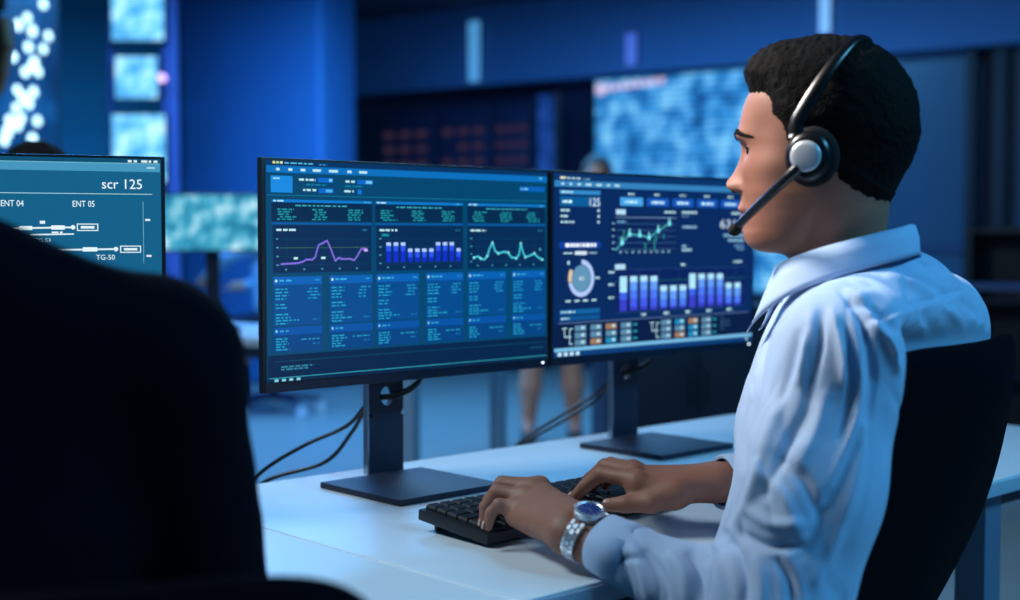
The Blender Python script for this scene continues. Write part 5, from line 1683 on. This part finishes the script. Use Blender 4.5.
bg_person('standing person with bare legs and dark skirt behind the monitors', wx, wy, 178, dict(head=(.0, .16, 1.40), hip=(0, -.04, .80), elbow=[(.05, .36, .98), (.05, -.16, .98)], hand=[(.18, .34, .84), (.18, -.14, .86)],
          knee=[(.0, .03, .43), (.03, -.18, .43)], ankle=[(-.04, .05, .09), (.0, -.20, .09)]), M_sk_b, M_drs, M_drs, M_hair_b, bare_legs=True, long_hair=True)
M_lts = mat('light_blue_sleeve', (150, 190, 220), .8, var=.05)
sx, sy = gp(272, 8.3)
bg_person('person in light blue top sitting beyond the bright teal monitor', sx, sy, 62, dict(head=(.03, 0, 1.27), hip=(-.02, 0, .56), elbow=[(.16, .22, .98), (.16, -.2, .80)], hand=[(.38, .16, .84), (.30, -.1, .78)],
          knee=[(.38, .13, .50), (.38, -.13, .50)], ankle=[(.36, .13, .09), (.36, -.13, .09)]), M_sk_b, M_lts, M_drs, M_hair_b)
make_chair('blue office chair with shiny casters under person in light blue top', (sx, sy), math.radians(90 + 62), M_bluefab, mat('navy_metal', (24, 34, 70), .4), .95, .42, .2, wheel=mat('glossy_caster', (238, 242, 250), .25, .1))
dx, dy = gp(38, 2.75)
bg_person('dark haired person seated beyond the track diagram monitor', dx, dy, 200, dict(head=(.03, 0, 1.165), hip=(-.02, 0, .52), elbow=[(.08, .25, .72), (.08, -.25, .72)], hand=[(.27, .13, .775), (.27, -.13, .775)],
          knee=[(.38, .13, .50), (.38, -.13, .50)], ankle=[(.36, .13, .09), (.36, -.13, .09)]), M_suit_sk, M_drs, M_drs, M_hair)
make_chair('dark office chair under the person beyond the track diagram monitor', (dx, dy), math.radians(90 + 200), MATS['navy_fabric'], M_blackmet, .9, .42, .2)
# ------------------------------------------------------------------ furniture in the background
# desk behind: legs at two columns
g1 = Vector((*gp(410, 4.4), 0)); g2 = Vector((*gp(498, 4.85), 0))
dirs = (g2 - g1).normalized(); dirl = Vector((-dirs.y, dirs.x, 0)); sp = (g2 - g1).length
bd = thing('desk', 'white desk behind the row of monitors, carrying a bright teal monitor', 'desk', (g1.x, g1.y, 0), math.atan2(dirs.y, dirs.x))
box('worktop', (sp / 2, .75, DZ - .0125), (sp + .1, 1.6, .025), M_top, bd, .002)
for x in (0, sp):
    for y in (0, 1.5):
        box('leg', (x, y, (DZ - .025) / 2), (.045, .045, DZ - .025), mat('pale_leg', (150, 178, 205), .4, .1), bd, .003)
    box('cross_beam', (x, .75, DZ - .05), (.04, 1.46, .04), M_under, bd)
tp0, tp1 = gp(150, 5.05), gp(268, 5.05)
tt, ts, tl = panel('monitor', 'bright teal monitor standing on the desk near the pillar', 'monitor', tp0, tp1, P(0, 252, 5.05).z, P(0, 193, 5.05).z, blotch('teal_picture', (20, 100, 140), (64, 168, 200), (200, 240, 250), 16, 1.1), .04, .008)
box('stand_neck', (0, .06, -.12), (.05, .02, .26), M_post, tt)
box('stand_base', (0, .03, -(P(0, 252, 5.05).z - DZ) + .006), (.2, .16, .012), M_post, tt, .003)
# dark storage cabinet behind the second monitor
cab = thing('storage_cabinet', 'dark low storage cabinet behind the navy dashboard monitor', 'cabinet', (.72, 5.5, 0), .1)
M_cabn = mat('navy_cabinet', (16, 22, 48), .5, var=.08)
box('body', (0, 0, .41), (.72, .4, .82), M_cabn, cab, .006)
for sg in (-1, 1):
    d = box('door', (sg * .178, -.208, .42), (.345, .016, .76), M_cabn, cab, .003)
    box('handle', (sg * .03, -.225, .5), (.012, .02, .14), M_post, d, .003)
# dark cabinet and narrow table by the glazing, right of the man
rc = P(1012, 260, 6.6)
sh = thing('shelf_unit', 'dark shelf unit against the frosted glazing behind the chair', 'shelf', (rc.x + .1, rc.y, 0), -.5)
for sg in (-1, 1): box('side_panel', (sg * .27, 0, .57), (.02, .3, 1.14), M_post, sh)
for z in (.06, .42, .78, 1.12): box('shelf_board', (0, 0, z), (.52, .3, .02), M_post, sh)
box('back_panel', (0, .145, .57), (.54, .01, 1.14), M_post, sh)
tb2 = thing('side_table', 'pale narrow table with dark legs beside the shelf unit', 'table', (*gp(1010, 5.2), 0), -.45)
box('table_top', (0, 0, .90), (.9, .35, .02), mat('rail_blue', (0, 0, 0)), tb2, .002)
for x in (-.42, .42):
    for y in (-.14, .14): box('leg', (x, y, .445), (.03, .03, .89), M_post, tb2)
